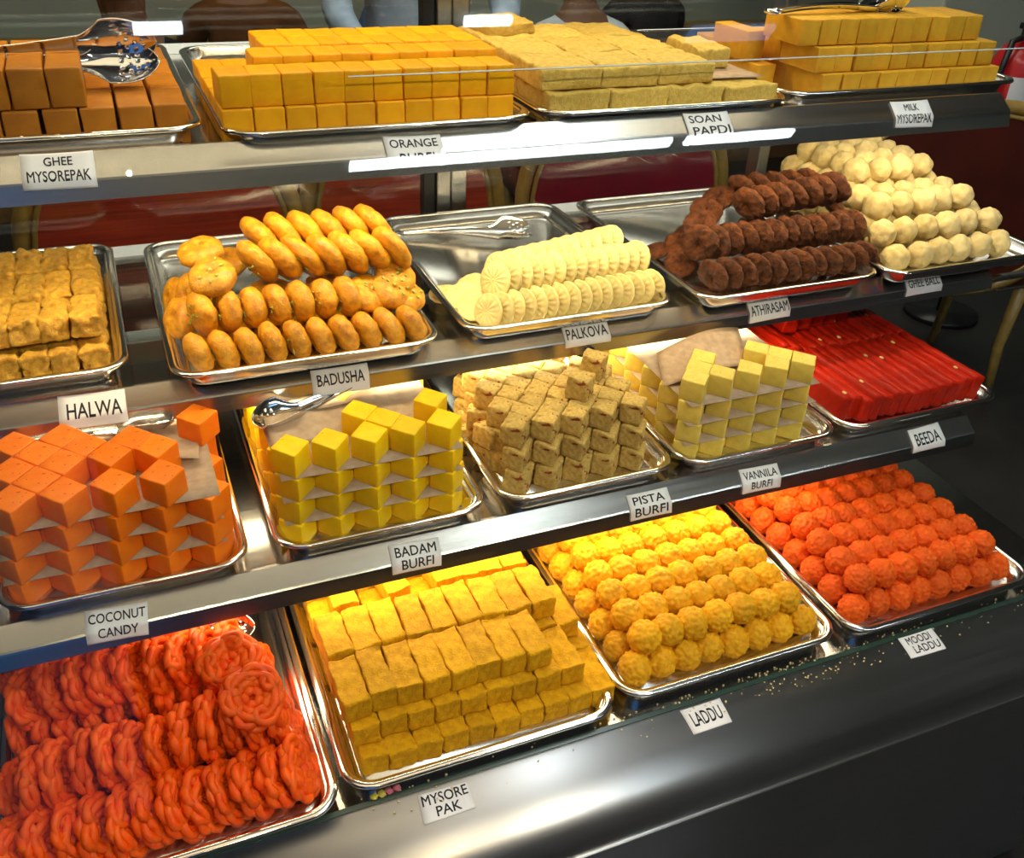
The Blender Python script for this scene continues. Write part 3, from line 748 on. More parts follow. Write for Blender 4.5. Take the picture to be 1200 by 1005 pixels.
# badam burfi
def badam_top(L, i, j):
    if L == 3: return j == 0 or (j == 1 and i == 2) or (j == 2 and i in (2, 4)) 
    if L == 2: return j < 10
    return j < 12
burfi_stack('badam_burfi_block', M_BADAM, .812, .881, z3, .0498, .034, 4, 5, 12, 'bright yellow badam burfi cube', 'badam burfi cubes', 'coconut candy side', badam_top, 0, setb=.002)
for k in range(3):
    sheet('wax_paper', flat_sheet(.794, 1.028, .889, 1.16, z3 + .034 * (k + 1) - .0004, k + 5), 14, 10, PAPER, f'wax paper sheet between the {["bottom and second", "second and third", "third and top"][k]} badam burfi layers', 'paper', 'wax papers in the burfi stacks')
def badam_flap(u, v):
    return Vector((.797 + .128 * u, .958 + .062 * v + .012 * u, z3 + .1035 + .012 * v * (1 - .35 * u) + .002 * math.sin(u * 7)))
sheet('wax_paper', badam_flap, 12, 8, PAPER, 'crumpled wax paper standing up behind the front badam burfi cubes', 'paper', 'wax papers in the burfi stacks')
# pista burfi
def pista_top(L, i, j):
    if L == 3: return (i, j) in ((2, 1), (3, 3))
    if L == 2: return j < 8 and not (j > 5 and i > 2) and not (j == 7 and i == 0)
    return j < 10
burfi_stack('pista_burfi_block', M_PISTA, 1.119, .889, z3, .0457, .0335, 4, 5, 11, 'speckled brown pista burfi block', 'pista burfi blocks', 'badam side', pista_top, 0, rough=.0019, n=(8, 8, 7), jit=.0012, jrot=.035, freq=140, bev=.0024, ys=1.12, setb=.0085)
PIL = [block_mesh('pista_burfi_block', .031, .034, .030, M_PISTA, s + 30, .0019, .0024, (8, 8, 7), 140) for s in range(3)]
for k, (x, y, z, a) in enumerate([(1.100, .985, .0, .6), (1.096, 1.035, .0, .9), (1.100, .985, .032, .5), (1.104, 1.030, .033, 1.0), (1.108, 1.075, .0, .4)]):
    sweet('pista_burfi_block', PIL, f'speckled pista burfi block leaning at the badam side, {ORD[k+1]} of five from the front', 'pista burfi blocks', (x, y, z3 + z + .002), (0, .12, a), 1)
# vanilla burfi
def van_top(L, i, j):
    if L == 3: return j == 0 or (j == 1 and i == 0) or (j == 2 and i in (1, 3))  or (j == 1 and i == 3)
    if L == 2: return j < 10
    return j < 12
burfi_stack('vanilla_burfi_block', M_VAN, 1.389, .882, z3, .0475, .0328, 4, 5, 12, 'pale yellow vanilla burfi cube', 'vanilla burfi cubes', 'pista side', van_top, 0, setb=.002)
for k in range(3):
    sheet('wax_paper', flat_sheet(1.372, 1.598, .887, 1.15, z3 + .0328 * (k + 1) - .0004, k + 9), 14, 10, PAPER, f'wax paper sheet between the {["bottom and second", "second and third", "third and top"][k]} vanilla burfi layers', 'paper', 'wax papers in the burfi stacks')
def van_flap(u, v):
    return Vector((1.362 + .155 * u + .035 * v, .948 + .085 * v + .012 * u, z3 + .1005 + .022 * math.sin(u * 2.4) * (.4 + .6 * v) + .008 * v))
sheet('brown_paper', van_flap, 12, 8, BROWNPAPER, 'sheet of brown paper over the back of the vanilla burfi', 'paper')
# clear film behind the pista burfi
def film(u, v):
    return Vector((1.135 + .155 * u, 1.045 + .07 * v + .012 * math.sin(u * 8), z3 + .064 + .022 * v + .006 * math.sin(u * 9 + v * 5)))
sheet('plastic_film', film, 16, 12, FILM, 'crumpled clear plastic film behind the pista burfi', 'film')

# ------------------------------------------------------------------ beeda jelly slices
BEE = [block_mesh('jelly_slice', .0235, .180, .040, M_BEEDA, s, .0016, .005, (6, 12, 6), 70) for s in range(5)]
NUTM = ball_mesh('cashew_bit', .0042, M_NUT, 3, 2, 0, 1, .3, .5)
gb = 'red beeda jelly slices'
for j in range(2):
    for i in range(15):
        x = 1.668 + .0187 * i; y = .888 + .183 * j + rnd.uniform(-.003, .003) + (.012 if i < 2 else 0)
        o = sweet('jelly_slice', BEE, f'translucent red jelly slice, {"front" if j == 0 else "rear"} half, {ORD[i+1]} from the vanilla burfi side', gb, (x, y + .09, z3 + rnd.uniform(0, .004) + .004), (0, .30, rnd.uniform(-.012, .012)), (1, 1, rnd.uniform(.95, 1.1)))
        if rnd.random() < .5:
            obj('cashew_bit', NUTM, o, (rnd.uniform(-.006, .006), rnd.uniform(-.08, .08), .0415), (0, 0, rnd.uniform(0, 6)))
BEE2 = [block_mesh('jelly_slice', .030, .10, .026, M_BEEDA, s + 9, .0014, .004, (5, 8, 5), 60) for s in range(3)]
for i in range(5):
    sweet('jelly_slice', BEE2, f'red jelly slice laid on top at the back, {ORD[i+1]} from the vanilla burfi side', gb, (1.735 + .031 * i, 1.175 + .004 * i, z3 + .047), (0, .1, -.1), 1)

# ------------------------------------------------------------------ halwa bars
HAL = [block_mesh('halwa_bar', .0345, .088, .031, M_HALWA, s, .0034, .004, (10, 16, 9), 210) for s in range(5)]
HALS = [block_mesh('halwa_bar', .0330, .05, .031, M_HALWA, s + 7, .0034, .004, (10, 11, 9), 210) for s in range(4)]
z2 = Z2 + FL; gh = 'grainy halwa bars'
def halwa(ms, xs_, y, z, lab_, d, tilt=0.0, drop=()):
    for i, x in enumerate(xs_):
        if i in drop: continue
        sweet('halwa_bar', ms, f'amber halwa bar, {lab_}, {ORD[i+1]} from the badusha side', gh, (x, y + d / 2, z + rnd.uniform(0, .002)), (tilt + rnd.uniform(-.04, .04), rnd.uniform(-.04, .04), rnd.uniform(-.05, .05)), 1)
hx = [.606 - .0355 * k for k in range(5)]
halwa(HALS, hx, 1.145, z2, 'bottom layer, front row', .05)
halwa(HAL, [x - .004 for x in hx], 1.16, z2 + .036, 'top layer, front row', .088, -.10)
halwa(HAL, hx, 1.20, z2, 'bottom layer, second row back', .088)
halwa(HAL, [x + .001 for x in hx], 1.255, z2 + .034, 'top layer, second row back', .088)
halwa(HAL, hx, 1.292, z2, 'bottom layer, third row back', .088)
halwa(HAL, [x - .002 for x in hx], 1.350, z2 + .034, 'top layer, third row back', .088)
halwa(HAL, hx, 1.385, z2, 'bottom layer, fourth row back', .088)

# ------------------------------------------------------------------ badusha
BDU = [disc_mesh('badusha', .0290, .0310, M_BADU, s, 7, 34, .35, .3, edge=2.3, wob=.10, rough=.0017, freq=130) for s in range(5)]
def chips(seed):
    r = random.Random(seed); bm = bmesh.new()
    for k in range(9):
        a = r.uniform(0, 6.28); q = r.uniform(0, .02)
        m = Matrix.Translation((q * math.cos(a), q * math.sin(a), .0150)) @ Euler((r.uniform(-.5, .5), r.uniform(-.5, .5), a)).to_matrix().to_4x4() @ Matrix.Diagonal((.0034, .0022, .0012, 1))
        bmesh.ops.create_icosphere(bm, subdivisions=1, radius=1, matrix=m)
    return mesh_from(bm, 'pistachio_chips', M_PIST)
CHIP = [chips(s) for s in range(3)]
gbd = 'glazed badusha'
def badusha(x, y, z, ax, lab_, chip=False, sc=1.0):
    o = sweet('badusha', BDU, lab_, gbd, (x, y, z2 + z), axis_quat(ax, rnd.uniform(0, 6)), (sc * rnd.uniform(.95, 1.05), sc * rnd.uniform(.95, 1.05), rnd.uniform(.9, 1.05)))
    if chip:
        c = obj('pistachio_chips', CHIP[rnd.randrange(3)], o); c['kind'] = 'stuff'
for i in range(10):
    badusha(.733 + .0325 * i, 1.103 + rnd.uniform(-.003, .003), .0265, (-1, -.25, -.34 + rnd.uniform(-.12, .12)), f'brown glazed badusha on edge, bottom front row, {ORD[i+1]} from the halwa side', i % 3 == 1, 1.0 if i else .92)
for i in range(9):
    badusha(.748 + .0325 * i, 1.146, .062, (-1, -.30, -.04 + rnd.uniform(-.12, .12)) if i < 7 else (.3, -.5, .8), f'brown glazed badusha on edge, middle row, {ORD[i+1]} from the halwa side', True, 1.05)
for i in range(7):
    badusha(.832 + .0315 * i, 1.185 - .001 * i, .112, (-.8, -.34, -.50 + rnd.uniform(-.1, .1)), f'golden badusha, upper leaning row, {ORD[i+1]} from the halwa side', i % 2 == 0, 1.25)
for i in range(6):
    badusha(.846 + .033 * i, 1.240, .128, (-.8, -.3, -.55 + rnd.uniform(-.1, .1)), f'golden badusha, topmost row at the back, {ORD[i+1]} from the halwa side', False, 1.18)
for i in range(8):
    badusha(.755 + .0335 * i, 1.150, .022, (-1, -.2, .5), f'shaded badusha in the gap under the middle row, {ORD[i+1]} from the halwa side', False, .95)
for k, (x, y, z, a, t) in enumerate([(.768, 1.165, .104, (-.1, -.45, 1), 'lying flat with green flakes over the middle row'), (.762, 1.225, .118, (-.2, -.2, 1), 'lying flat behind the flaked one'),
    (.742, 1.200, .066, (-.8, -.5, .4), 'wedged under the flat flaked one'), (.722, 1.190, .040, (-.8, -.4, .5), 'low at the halwa side near the rim'), (.722, 1.235, .050, (-.9, -.2, .3), 'low at the halwa side further back'),
    (1.022, 1.165, .076, (.3, -.5, .9), 'with flakes at the palkova side of the middle row'), (1.005, 1.215, .094, (.5, -.2, .9), 'behind the flaked one at the palkova side'), (1.03, 1.150, .050, (.3, -.4, .9), 'low at the palkova side'),
    (.80, 1.27, .08, (-.2, -.2, 1), 'hidden low behind the flat ones'), (.90, 1.30, .085, (0, -.2, 1), 'low behind the topmost row'), (.98, 1.27, .07, (0.2, -.2, 1), 'low behind the palkova side ones'),
    (.77, 1.25, .03, (-.2, -.2, 1), 'on the tray floor behind the halwa side ones'), (.85, 1.22, .05, (0, 0, 1), 'under the upper leaning row'), (.93, 1.22, .05, (0, 0, 1), 'under the upper leaning row toward the palkova')]):
    badusha(x, y, z, a, f'golden glazed badusha {t}', k in (0, 5, 7), 1.05)

# ------------------------------------------------------------------ palkova discs
PAL = [disc_mesh('palkova_disc', .0268, .0135, M_PALK, s, 6, 56, rays=14, ray_d=.0020, edge=2.7, wob=.04, rough=.0007, freq=150, edge_fl=.012) for s in range(5)]
gp = 'pressed palkova discs'
def pal(x, y, z, ax, lab_, sc=1.0):
    sweet('palkova_disc', PAL, lab_, gp, (x, y, z2 + z), axis_quat(ax, rnd.uniform(0, 6)), sc)
for i in range(16):
    pal(1.147 + .0188 * i, 1.112 + rnd.uniform(-.001, .001) + .0008 * i, .0258, (-.92, -.38, .28 - .012 * i + rnd.uniform(-.04, .04)), f'cream palkova disc on edge, front row, {ORD[i+1]} from the badusha side')
for i in range(14):
    pal(1.172 + .0188 * i, 1.150 + .001 * i, .056 + (.002 if i % 3 else 0), (-.9, -.42, .36 + rnd.uniform(-.04, .04)), f'cream palkova disc on edge, raised second row, {ORD[i+1]} from the badusha side', 1.06)
for i in range(11):
    pal(1.198 + .021 * i, 1.205 + .003 * i, .050 + .0012 * i, (-.85, -.4, .5 + rnd.uniform(-.06, .06)), f'cream palkova disc on edge, third row at the back, {ORD[i+1]} from the badusha side')
for k, (x, y, z, a) in enumerate([(1.140, 1.150, .018, (-.3, -.5, 1)), (1.134, 1.185, .020, (-.3, -.4, 1)), (1.120, 1.225, .008, (-.05, -.1, 1)), (1.160, 1.215, .020, (-.4, -.3, 1)), (1.165, 1.175, .022, (-.3, -.3, 1))]):
    pal(x, y, z, a, f'cream palkova disc lying loose at the badusha side, {ORD[k+1]} from the front rim')
for k, (x, y, z) in enumerate([(1.24, 1.17, .018), (1.31, 1.18, .018), (1.38, 1.18, .018), (1.27, 1.24, .018), (1.36, 1.25, .02)]):
    pal(x, y, z, (-.2, -.3, 1), f'cream palkova disc flat under the raised rows, {ORD[k+1]} from the badusha side')

# ------------------------------------------------------------------ athirasam rings
ATH = [disc_mesh('athirasam_ring', .0290, .0215, M_ATHI, s, 11, 60, .85, .30, edge=2.3, wob=.10, rough=.0024, freq=170) for s in range(5)]
ga = 'dark athirasam rings'
def ath(x, y, z, ax, lab_, sc=1.0):
    sweet('athirasam_ring', ATH, lab_, ga, (x, y, z2 + z), axis_quat(ax, rnd.uniform(0, 6)), sc)
for i in range(12):
    ath(1.548 + .0282 * i, 1.125 + rnd.uniform(-.003, .003), .027, (-.9, -.4, -.32 + rnd.uniform(-.1, .1)), f'dark fried athirasam on edge, bottom front row, {ORD[i+1]} from the palkova side')
for i in range(12):
    ath(1.543 + .0282 * i, 1.170 + rnd.uniform(-.003, .003), .066, (-.9, -.42 if i else -.9, .0 + rnd.uniform(-.12, .12)), f'dark fried athirasam on edge, middle row, {ORD[i+1]} from the palkova side', 1.08 if i == 0 else 1.0)
for i in range(7):
    ath(1.652 + .0295 * i, 1.205, .113 + .002 * i, (-.85, -.4, -.42 + rnd.uniform(-.1, .1)), f'dark fried athirasam on edge, topmost row, {ORD[i+1]} from the palkova side', 1.06)
for i in range(5):
    ath(1.675 + .036 * i, 1.258, .120, (-.8, -.3, -.5), f'dark fried athirasam behind the topmost row, {ORD[i+1]} from the palkova side')
for k, (x, y, z, a, t) in enumerate([(1.548, 1.235, .040, (-.5, -.3, .9), 'leaning at the palkova side of the pile'), (1.520, 1.265, .020, (-.3, .2, 1), 'lying alone on the tray toward the palkova'), (1.575, 1.225, .076, (-.4, -.5, .8), 'on the shoulder of the pile facing the palkova'),
    (1.605, 1.255, .088, (-.2, -.4, 1), 'on the shoulder of the pile near its top'), (1.640, 1.275, .100, (-.5, -.2, .8), 'just behind the start of the topmost row'), (1.535, 1.205, .020, (-.5, -.3, .8), 'low beside the first of the middle row'),
    (1.60, 1.28, .04, (-.2, 0, 1), 'deep inside the pile at the back'), (1.70, 1.24, .06, (0, 0, 1), 'under the topmost row'), (1.78, 1.24, .06, (0, 0, 1), 'under the topmost row toward the ghee balls'), (1.84, 1.215, .095, (.4, -.4, .8), 'at the ghee ball end above the middle row')]):
    ath(x, y, z, a, f'dark fried athirasam {t}')

# ------------------------------------------------------------------ ghee balls
GHB = [ball_mesh('ghee_ball', .0252, M_GHEEB, s + 40, 4, 0, 1, .13, .95) for s in range(6)]
for m in GHB:
    for v in m.vertices: v.co += v.co.normalized() * .0013 * noise.noise(v.co * 120)
gg = 'cream ghee balls'
gz = z2 + .0245
for L, (nx, ny, x0, y0) in enumerate([(6, 8, 1.912, 1.108), (6, 7, 1.902, 1.142), (5, 6, 1.912, 1.180), (4, 4, 1.935, 1.270)]):
    for j in range(ny):
        for i in range(nx):
            if L < 2 and not (j <= 1 or i == 0 or i >= nx - 2 or j == ny - 1): continue
            sweet('ghee_ball', GHB, f'cream ghee ball, {LAY[L]} layer, {rowname(j)}, {ORD[i+1]} from the athirasam side', gg,
                  (x0 + .0485 * i + rnd.uniform(-.004, .004), y0 + .0475 * j + rnd.uniform(-.004, .004), gz + .0335 * L), (rnd.uniform(0, 6), rnd.uniform(0, 6), rnd.uniform(0, 6)), rnd.uniform(.93, 1.08))

# ------------------------------------------------------------------ top shelf blocks
z1 = Z1 + FL
GM1 = [block_mesh('ghee_mysorepak_bar', .0335, .078, .042, M_GHEEM, s, .0006, .002, (5, 7, 5), 60) for s in range(4)]
GM2 = [block_mesh('ghee_mysorepak_bar', .0340, .078, .040, M_GHEEM, s + 5, .0006, .002, (5, 7, 5), 60) for s in range(4)]
gx = [.7395 - .0367 * k for k in range(7)]
for j in range(4):
    for i, x in enumerate(gx):
        sweet('ghee_mysorepak_bar', GM1, f'brown ghee mysorepak bar, bottom layer, {rowname(j)}, {ORD[i+1]} from the orange burfi side', 'ghee mysorepak bars', (x + rnd.uniform(-.001, .001), 1.03 + .04 + .081 * j, z1), (0, 0, rnd.uniform(-.02, .02)), 1)
for j in range(2):
    for i, x in enumerate([.641 - .0363 * k for k in range(4)]):
        sweet('ghee_mysorepak_bar', GM2, f'brown ghee mysorepak bar, upper layer, {rowname(j)}, {ORD[i+1]} from the orange burfi side', 'ghee mysorepak bars', (x + rnd.uniform(-.001, .001), 1.034 + .04 + .081 * j, z1 + .0425), (0, 0, rnd.uniform(-.02, .02)), 1)
OR1 = [block_mesh('orange_burfi_block', .0325, .052, .0425, M_ORANGE, s, .0006, .0016, (5, 6, 5), 60) for s in range(5)]
OR2 = [block_mesh('orange_burfi_block', .0328, .052, .0335, M_ORANGE, s + 6, .0006, .0016, (5, 6, 5), 60) for s in range(5)]
go = 'orange burfi blocks'; ox = [.8035 + .0336 * k for k in range(10)]
for j in range(5):
    for i, x in enumerate(ox):
        if 0 < j < 4 and 0 < i < 9: continue
        sweet('orange_burfi_block', OR1, f'orange burfi block, bottom layer, {rowname(j)}, {ORD[i+1]} from the ghee mysorepak side', go, (x, .992 + .026 + .054 * j + rnd.uniform(-.001, .001), z1), (0, 0, rnd.uniform(-.02, .02)), 1)
for j in range(5):
    for i, x in enumerate(ox):
        if j == 1 and i in (0,): continue
        if j >= 2 and i < 2 or j > 3: continue
        sweet('orange_burfi_block', OR2, f'orange burfi block, upper layer, {rowname(j)}, {ORD[i+1]} from the ghee mysorepak side', go, (x + (.012 if j == 1 else 0) * (i < 9), .996 + .026 + .054 * j + rnd.uniform(-.001, .001), z1 + .043), (0, 0, rnd.uniform(-.03, .03)), (1, 1, (1, 1.22, 1.26, 1.24, 1.24)[j]))
SO1 = [block_mesh('soan_papdi_slab', .0835, .10, .040, M_SOAN, s, .0022, .003, (12, 14, 7), 170) for s in range(3)]
SO2 = [block_mesh('soan_papdi_slab', .0815, .10, .0250, M_SOAN, s + 4, .0022, .003, (12, 14, 6), 170) for s in range(3)]
gs = 'crumbly soan papdi slabs'
for j in range(4):
    for i in range(4):
        sweet('soan_papdi_slab', SO1, f'crumbly soan papdi slab, bottom layer, {rowname(j)}, {ORD[i+1]} from the orange burfi side', gs, (1.2125 + .0838 * i, .998 + .05 + .103 * j, z1), (0, 0, rnd.uniform(-.01, .01)), (1, 1, 1 if i < 3 else .92))
for j in range(3):
    for i in range(3):
        sweet('soan_papdi_slab', SO2, f'crumbly soan papdi slab, upper layer, {rowname(j)}, {ORD[i+1]} from the orange burfi side', gs, (1.207 + .0818 * i, 1.010 + .05 + .103 * j, z1 + .0405), (0, 0, rnd.uniform(-.01, .01)), 1)
sweet('soan_papdi_slab', SO2, 'single soan papdi slab set apart on paper beside the upper layer', gs, (1.462, 1.135, z1 + .042), (0, 0, -.1), (.62, 1, 1))
sweet('soan_papdi_slab', SO2, 'broken soan papdi slab raised at the orange burfi back corner', gs, (1.215, 1.27, z1 + .066), (.05, -.04, .15), (.9, .7, .6))
sheet('brown_paper', flat_sheet(1.405, 1.505, 1.03, 1.20, z1 + .0405, 4), 8, 8, BROWNPAPER, 'small brown paper under the single soan papdi slab', 'paper')
MI1 = [block_mesh('milk_mysorepak_bar', .0312, .082, .0405, M_MILK, s, .0006, .0016, (5, 7, 5), 60) for s in range(4)]
MI2 = [block_mesh('milk_mysorepak_bar', .0312, .082, .0335, M_MILK, s + 5, .0006, .0016, (5, 7, 5), 60) for s in range(4)]
gmk = 'milk mysorepak bars'
for L, (ms, xa, n, zz, yy) in enumerate([(MI1, 1.600, 10, 0, 1.022), (MI2, 1.588, 10, .041, 1.030), (MI2, 1.560, 10, .0755, 1.040)]):
    for j in range(4):
        for i in range(n):
            if L < 2 and 0 < j < 2 and 0 < i < n - 1: continue
            if L == 2 and j >= 1 or L == 1 and j >= 2: continue
            sweet('milk_mysorepak_bar', ms, f'milk mysorepak bar, {["bottom", "middle", "top"][L]} layer, {rowname(j)}, {ORD[i+1]} from the soan papdi side', gmk, (xa + .0165 + .0325 * i, yy + .041 + .0835 * j + rnd.uniform(-.0015, .0015), z1 + zz), (0, 0, rnd.uniform(-.02, .02)), 1)
for k, (x, y, z) in enumerate([(1.558, 1.14, 0), (1.556, 1.225, 0), (1.550, 1.165, .041)]):
    sweet('milk_mysorepak_bar', MI1, f'milk mysorepak bar standing out at the soan papdi side, {ORD[k+1]} of three', gmk, (x, y, z1 + z), (0, 0, .04), 1)

# ------------------------------------------------------------------ serving tongs with perforated scoops
M_COPPER = metal('copper_tint_steel', (0.80, 0.46, 0.25), 0.15)
def scoop_mesh(length, head_l, head_w, handle_w, seed, mat, depth=.010):
    """one arm along +X: hinge at 0, perforated shell at the far end; returns handle mesh, shell mesh"""
    bm = bmesh.new(); n = 26; prev = None
    for i in range(n + 1):
        t = i / n; x = (length - head_l * .8) * t
        w = handle_w * (.8 + .5 * t ** 2); ring = []
        for k in range(7):
            a = -1 + 2 * k / 6
            ring.append(bm.verts.new((x, a * w / 2, .0035 * a * a + .006 * math.sin(PI * t))))
        if prev:
            for k in range(6): bm.faces.new((prev[k], prev[k + 1], ring[k + 1], ring[k]))
        prev = ring
    bmesh.ops.recalc_face_normals(bm, faces=bm.faces); bmesh.ops.solidify(bm, geom=bm.faces[:], thickness=.0009)
    h = mesh_from(bm, 'arm', mat)
    bm = bmesh.new(); nu, nv = 40, 26; g = {}
    for i in range(nu + 1):
        for j in range(nv + 1):
            u = i / nu; v = -1 + 2 * j / nv
            wid = head_w / 2 * (math.sin(PI * min(1, u * .93 + .07)) ** .55) if u < .999 else 0.0008
            if u < .35: wid = handle_w * .6 + (wid - handle_w * .6) * (u / .35) ** 1.2
            x = length - head_l + head_l * u
            y = v * wid
            z = depth * (v * v) * (wid / (head_w / 2)) + depth * .9 * max(0, (u - .5) * 2) ** 3 + .001
            g[i, j] = bm.verts.new((x, y, z))
    for i in range(nu):
        for j in range(nv):
            hole = False
            if .45 < i / nu < .88:
                if i % 4 in (1,) and (j + (2 if (i // 4) % 2 else 0)) % 4 == 1 and 4 < j < nv - 5: hole = True
            if not hole: bm.faces.new((g[i, j], g[i + 1, j], g[i + 1, j + 1], g[i, j + 1]))
    bmesh.ops.recalc_face_normals(bm, faces=bm.faces); bmesh.ops.solidify(bm, geom=bm.faces[:], thickness=.0008)
    s = mesh_from(bm, 'perforated_scoop', mat)
    return h, s
ARM = scoop_mesh(.235, .075, .052, .014, 0, CHROME)
def tongs(loc, rz, label, spread=.10, tilt=0.0, flip=False, roll=0.0, sc=1.0):
    t = tag(empty('serving_tongs', loc), label, 'tongs', 'perforated steel serving tongs')
    t.rotation_euler = (roll, tilt, rz); t.scale = (sc,) * 3
    for s in (-1, 1):
        a = obj('arm', ARM[0], t, (0, s * .002, 0), (s * .5, 0, s * spread))
        b = obj('perforated_scoop', ARM[1], a)
    bm = bmesh.new(); add_tube(bm, [(-.004, -.012, .003), (-.012, -.006, .003), (-.014, 0, .003), (-.012, .006, .003), (-.004, .012, .003)], .0035, 8)
    obj('hinge', mesh_from(bm, 'hinge', CHROME), t)
    return t
tongs((.470, 1.13, z1 + .076), .02, 'steel tongs with a perforated scoop on the ghee mysorepak', .05, 0.0, roll=1.3, sc=1.15)
tongs((1.545, 1.082, z1 + .111), .05, 'steel tongs on top of the milk mysorepak stack', .04, 0.0)
tongs((1.130, 1.495, z2 + .006), -.27, 'steel tongs lying in the bare back of the palkova tray', .12, 0.0)
tongs((.455, 1.06, z3 + .106), .0, 'steel tongs behind the coconut candy under the shelf above', .05, 0)
tongs((1.00, 1.105, z3 + .104), PI + .42, 'steel tongs behind the badam burfi with a scoop showing beside the paper', .05, 0)
tongs((1.335, 1.155, z3 + .070), PI + .14, 'steel tongs behind the pista burfi film', .06, 0)
tongs((.515, .975, z4 + .055), -.3, 'steel tongs at the back of the jangiri tray', .06, 0.08)

# ------------------------------------------------------------------ crumbs along the glass channel
bm = bmesh.new(); rc = random.Random(9)
for k in range(230):
    x = rc.uniform(.8, 1.98); y = rc.choice((rc.uniform(.634, .643), rc.uniform(.604, .627)))
    if rc.random() < .5: x = rc.gauss(1.42, .12)
    z = -.028 if y > .632 else -.0345 + (y - .606) * .2
    s = rc.uniform(.0006, .0019)
    bmesh.ops.create_icosphere(bm, subdivisions=1, radius=s, matrix=Matrix.Translation((x, y, z + s * .6)) @ Matrix.Diagonal((1, rc.uniform(.6, 1), .7, 1)))
tag(obj('crumbs', mesh_from(bm, 'crumbs', M_CRUMB)), 'pale sweet crumbs scattered along the glass channel of the case', 'crumbs', None, 'stuff')

M_PINK = plain('pink_sugar', (0.80, 0.22, 0.30), 0.6); M_YELS = plain('yellow_sugar', (0.75, 0.62, 0.10), 0.6)
for k, (x, y, m_, nm, lb) in enumerate([(.8285, .6365, M_YELS, 'yellow_crumb', 'yellow sweet crumb under the mysore pak tray rim, on the jangiri side'), (.8385, .6372, M_YELS, 'yellow_crumb', 'yellow sweet crumb under the mysore pak tray rim, beside the pink ones'),
        (.8475, .6380, M_PINK, 'pink_crumb', 'pink sugar crumb under the mysore pak tray rim beside the yellow crumbs'), (.8570, .6388, M_PINK, 'pink_crumb', 'pink sugar crumb under the mysore pak tray rim toward the mysore pak card')]):
    tag(obj(nm, ball_mesh(nm, .0045, m_, 70 + k, 3, .001, 300, .5, .5), loc=(x, y, -.0255)), lb, 'crumb', 'coloured crumbs under the mysore pak tray rim')

# ------------------------------------------------------------------ dining chairs beyond the case
def wood_red():
    m, nt, b = new_mat('red_veneer')
    tc = nt.nodes.new('ShaderNodeTexCoord'); mp = nt.nodes.new('ShaderNodeMapping'); mp.inputs['Scale'].default_value = (4, 4, 160)
    t = nt.nodes.new('ShaderNodeTexNoise'); t.inputs['Scale'].default_value = 1.0; t.inputs['Detail'].default_value = 4
    nt.links.new(tc.outputs['Object'], mp.inputs[0]); nt.links.new(mp.outputs[0], t.inputs['Vector'])
    r = ramp(nt, t.outputs['Fac'], [(0.3, (0.30, 0.022, 0.010)), (0.7, (0.62, 0.06, 0.022))]); nt.links.new(r.outputs[0], b.inputs['Base Color'])
    setin(b, Roughness=0.4); return m
M_RED = wood_red()
M_CRIM = plain('crimson_cloth', (0.28, 0.008, 0.03), 0.7, 0.2, 0.2, 15)
def oval(w, h, n=40, p=2.6):
    P = []
    for k in range(n):
        a = 2 * PI * k / n; c, s = math.cos(a), math.sin(a)
        P.append((w / 2 * math.copysign(abs(c) ** (2 / p), c), h / 2 * math.copysign(abs(s) ** (2 / p), s)))
    return P
def chair(loc, rz, label, w=.50, top=.36, panel=M_RED):
    t = tag(empty('dining_chair', loc, rz), label, 'chair', 'dining chairs beyond the case')
    # local: -y is the back that faces the case, z from the floor
    hh = .56; zc = top + .6 - hh / 2
    bm = bmesh.new(); P = oval(w - .05, hh - .05); a = []; b = []
    for x, z in P:
        a.append(bm.verts.new((x, -.012, zc + z))); b.append(bm.verts.new((x, .020, zc + z)))
    n = len(P)
    for k in range(n): bm.faces.new((a[k], a[(k + 1) % n], b[(k + 1) % n], b[k]))
    bm.faces.new(a); bm.faces.new(b[::-1])
    obj('backrest', mesh_from(bm, 'backrest', panel, False), t)
    bm = bmesh.new(); add_tube(bm, [(x * 1.0, .004, zc + z) for x, z in oval(w, hh)], .019, 10, closed=True)
    add_tube(bm, [(x * 1.0, -.012, zc + z) for x, z in oval(w - .045, hh - .045)], .006, 8, closed=True)
    obj('back_rim', mesh_from(bm, 'back_rim', GOLD), t)
    bm = bmesh.new(); add_box(bm, -w / 2 + .01, w / 2 - .01, .02, .46, .40, .48, .025); obj('seat', mesh_from(bm, 'seat', panel, True), t)
    for sx in (-1, 1):
        for sy in (0, 1):
            bm = bmesh.new(); y = .04 + .38 * sy
            add_tube(bm, [(sx * (w / 2 - .04), y, .41), (sx * (w / 2 - .05), y, .2), (sx * (w / 2 - .05), y + (-.03 if sy == 0 else .02), 0)], [.022, .018, .014], 8)
            obj('leg', mesh_from(bm, 'leg', GOLD), t)
    return t
chair((.752, 1.97, -.6), 0.0, 'red veneer dining chair with gilt rim seen between the halwa and badusha', .56, .41)
chair((1.285, 1.99, -.6), -.05, 'red veneer dining chair with gilt rim behind the rear door post', .46, .41)
chair((1.885, 2.02, -.6), -.1, 'crimson dining chair behind the athirasam tray', .56, .40, M_CRIM)
chair((2.95, 1.92, -.6), -.35, 'dark red dining chair with a gilt arched rim at the dark end of the case', .72, .36, plain('dark_red_leather', (0.10, 0.014, 0.006), 0.5, 0.3, 0.3, 10))
LEA = plain('maroon_leather', (0.12, 0.012, 0.01), 0.5, 0.3, 0.3, 10); LEB = plain('brown_leather', (0.16, 0.06, 0.016), 0.5, 0.3, 0.3, 10)

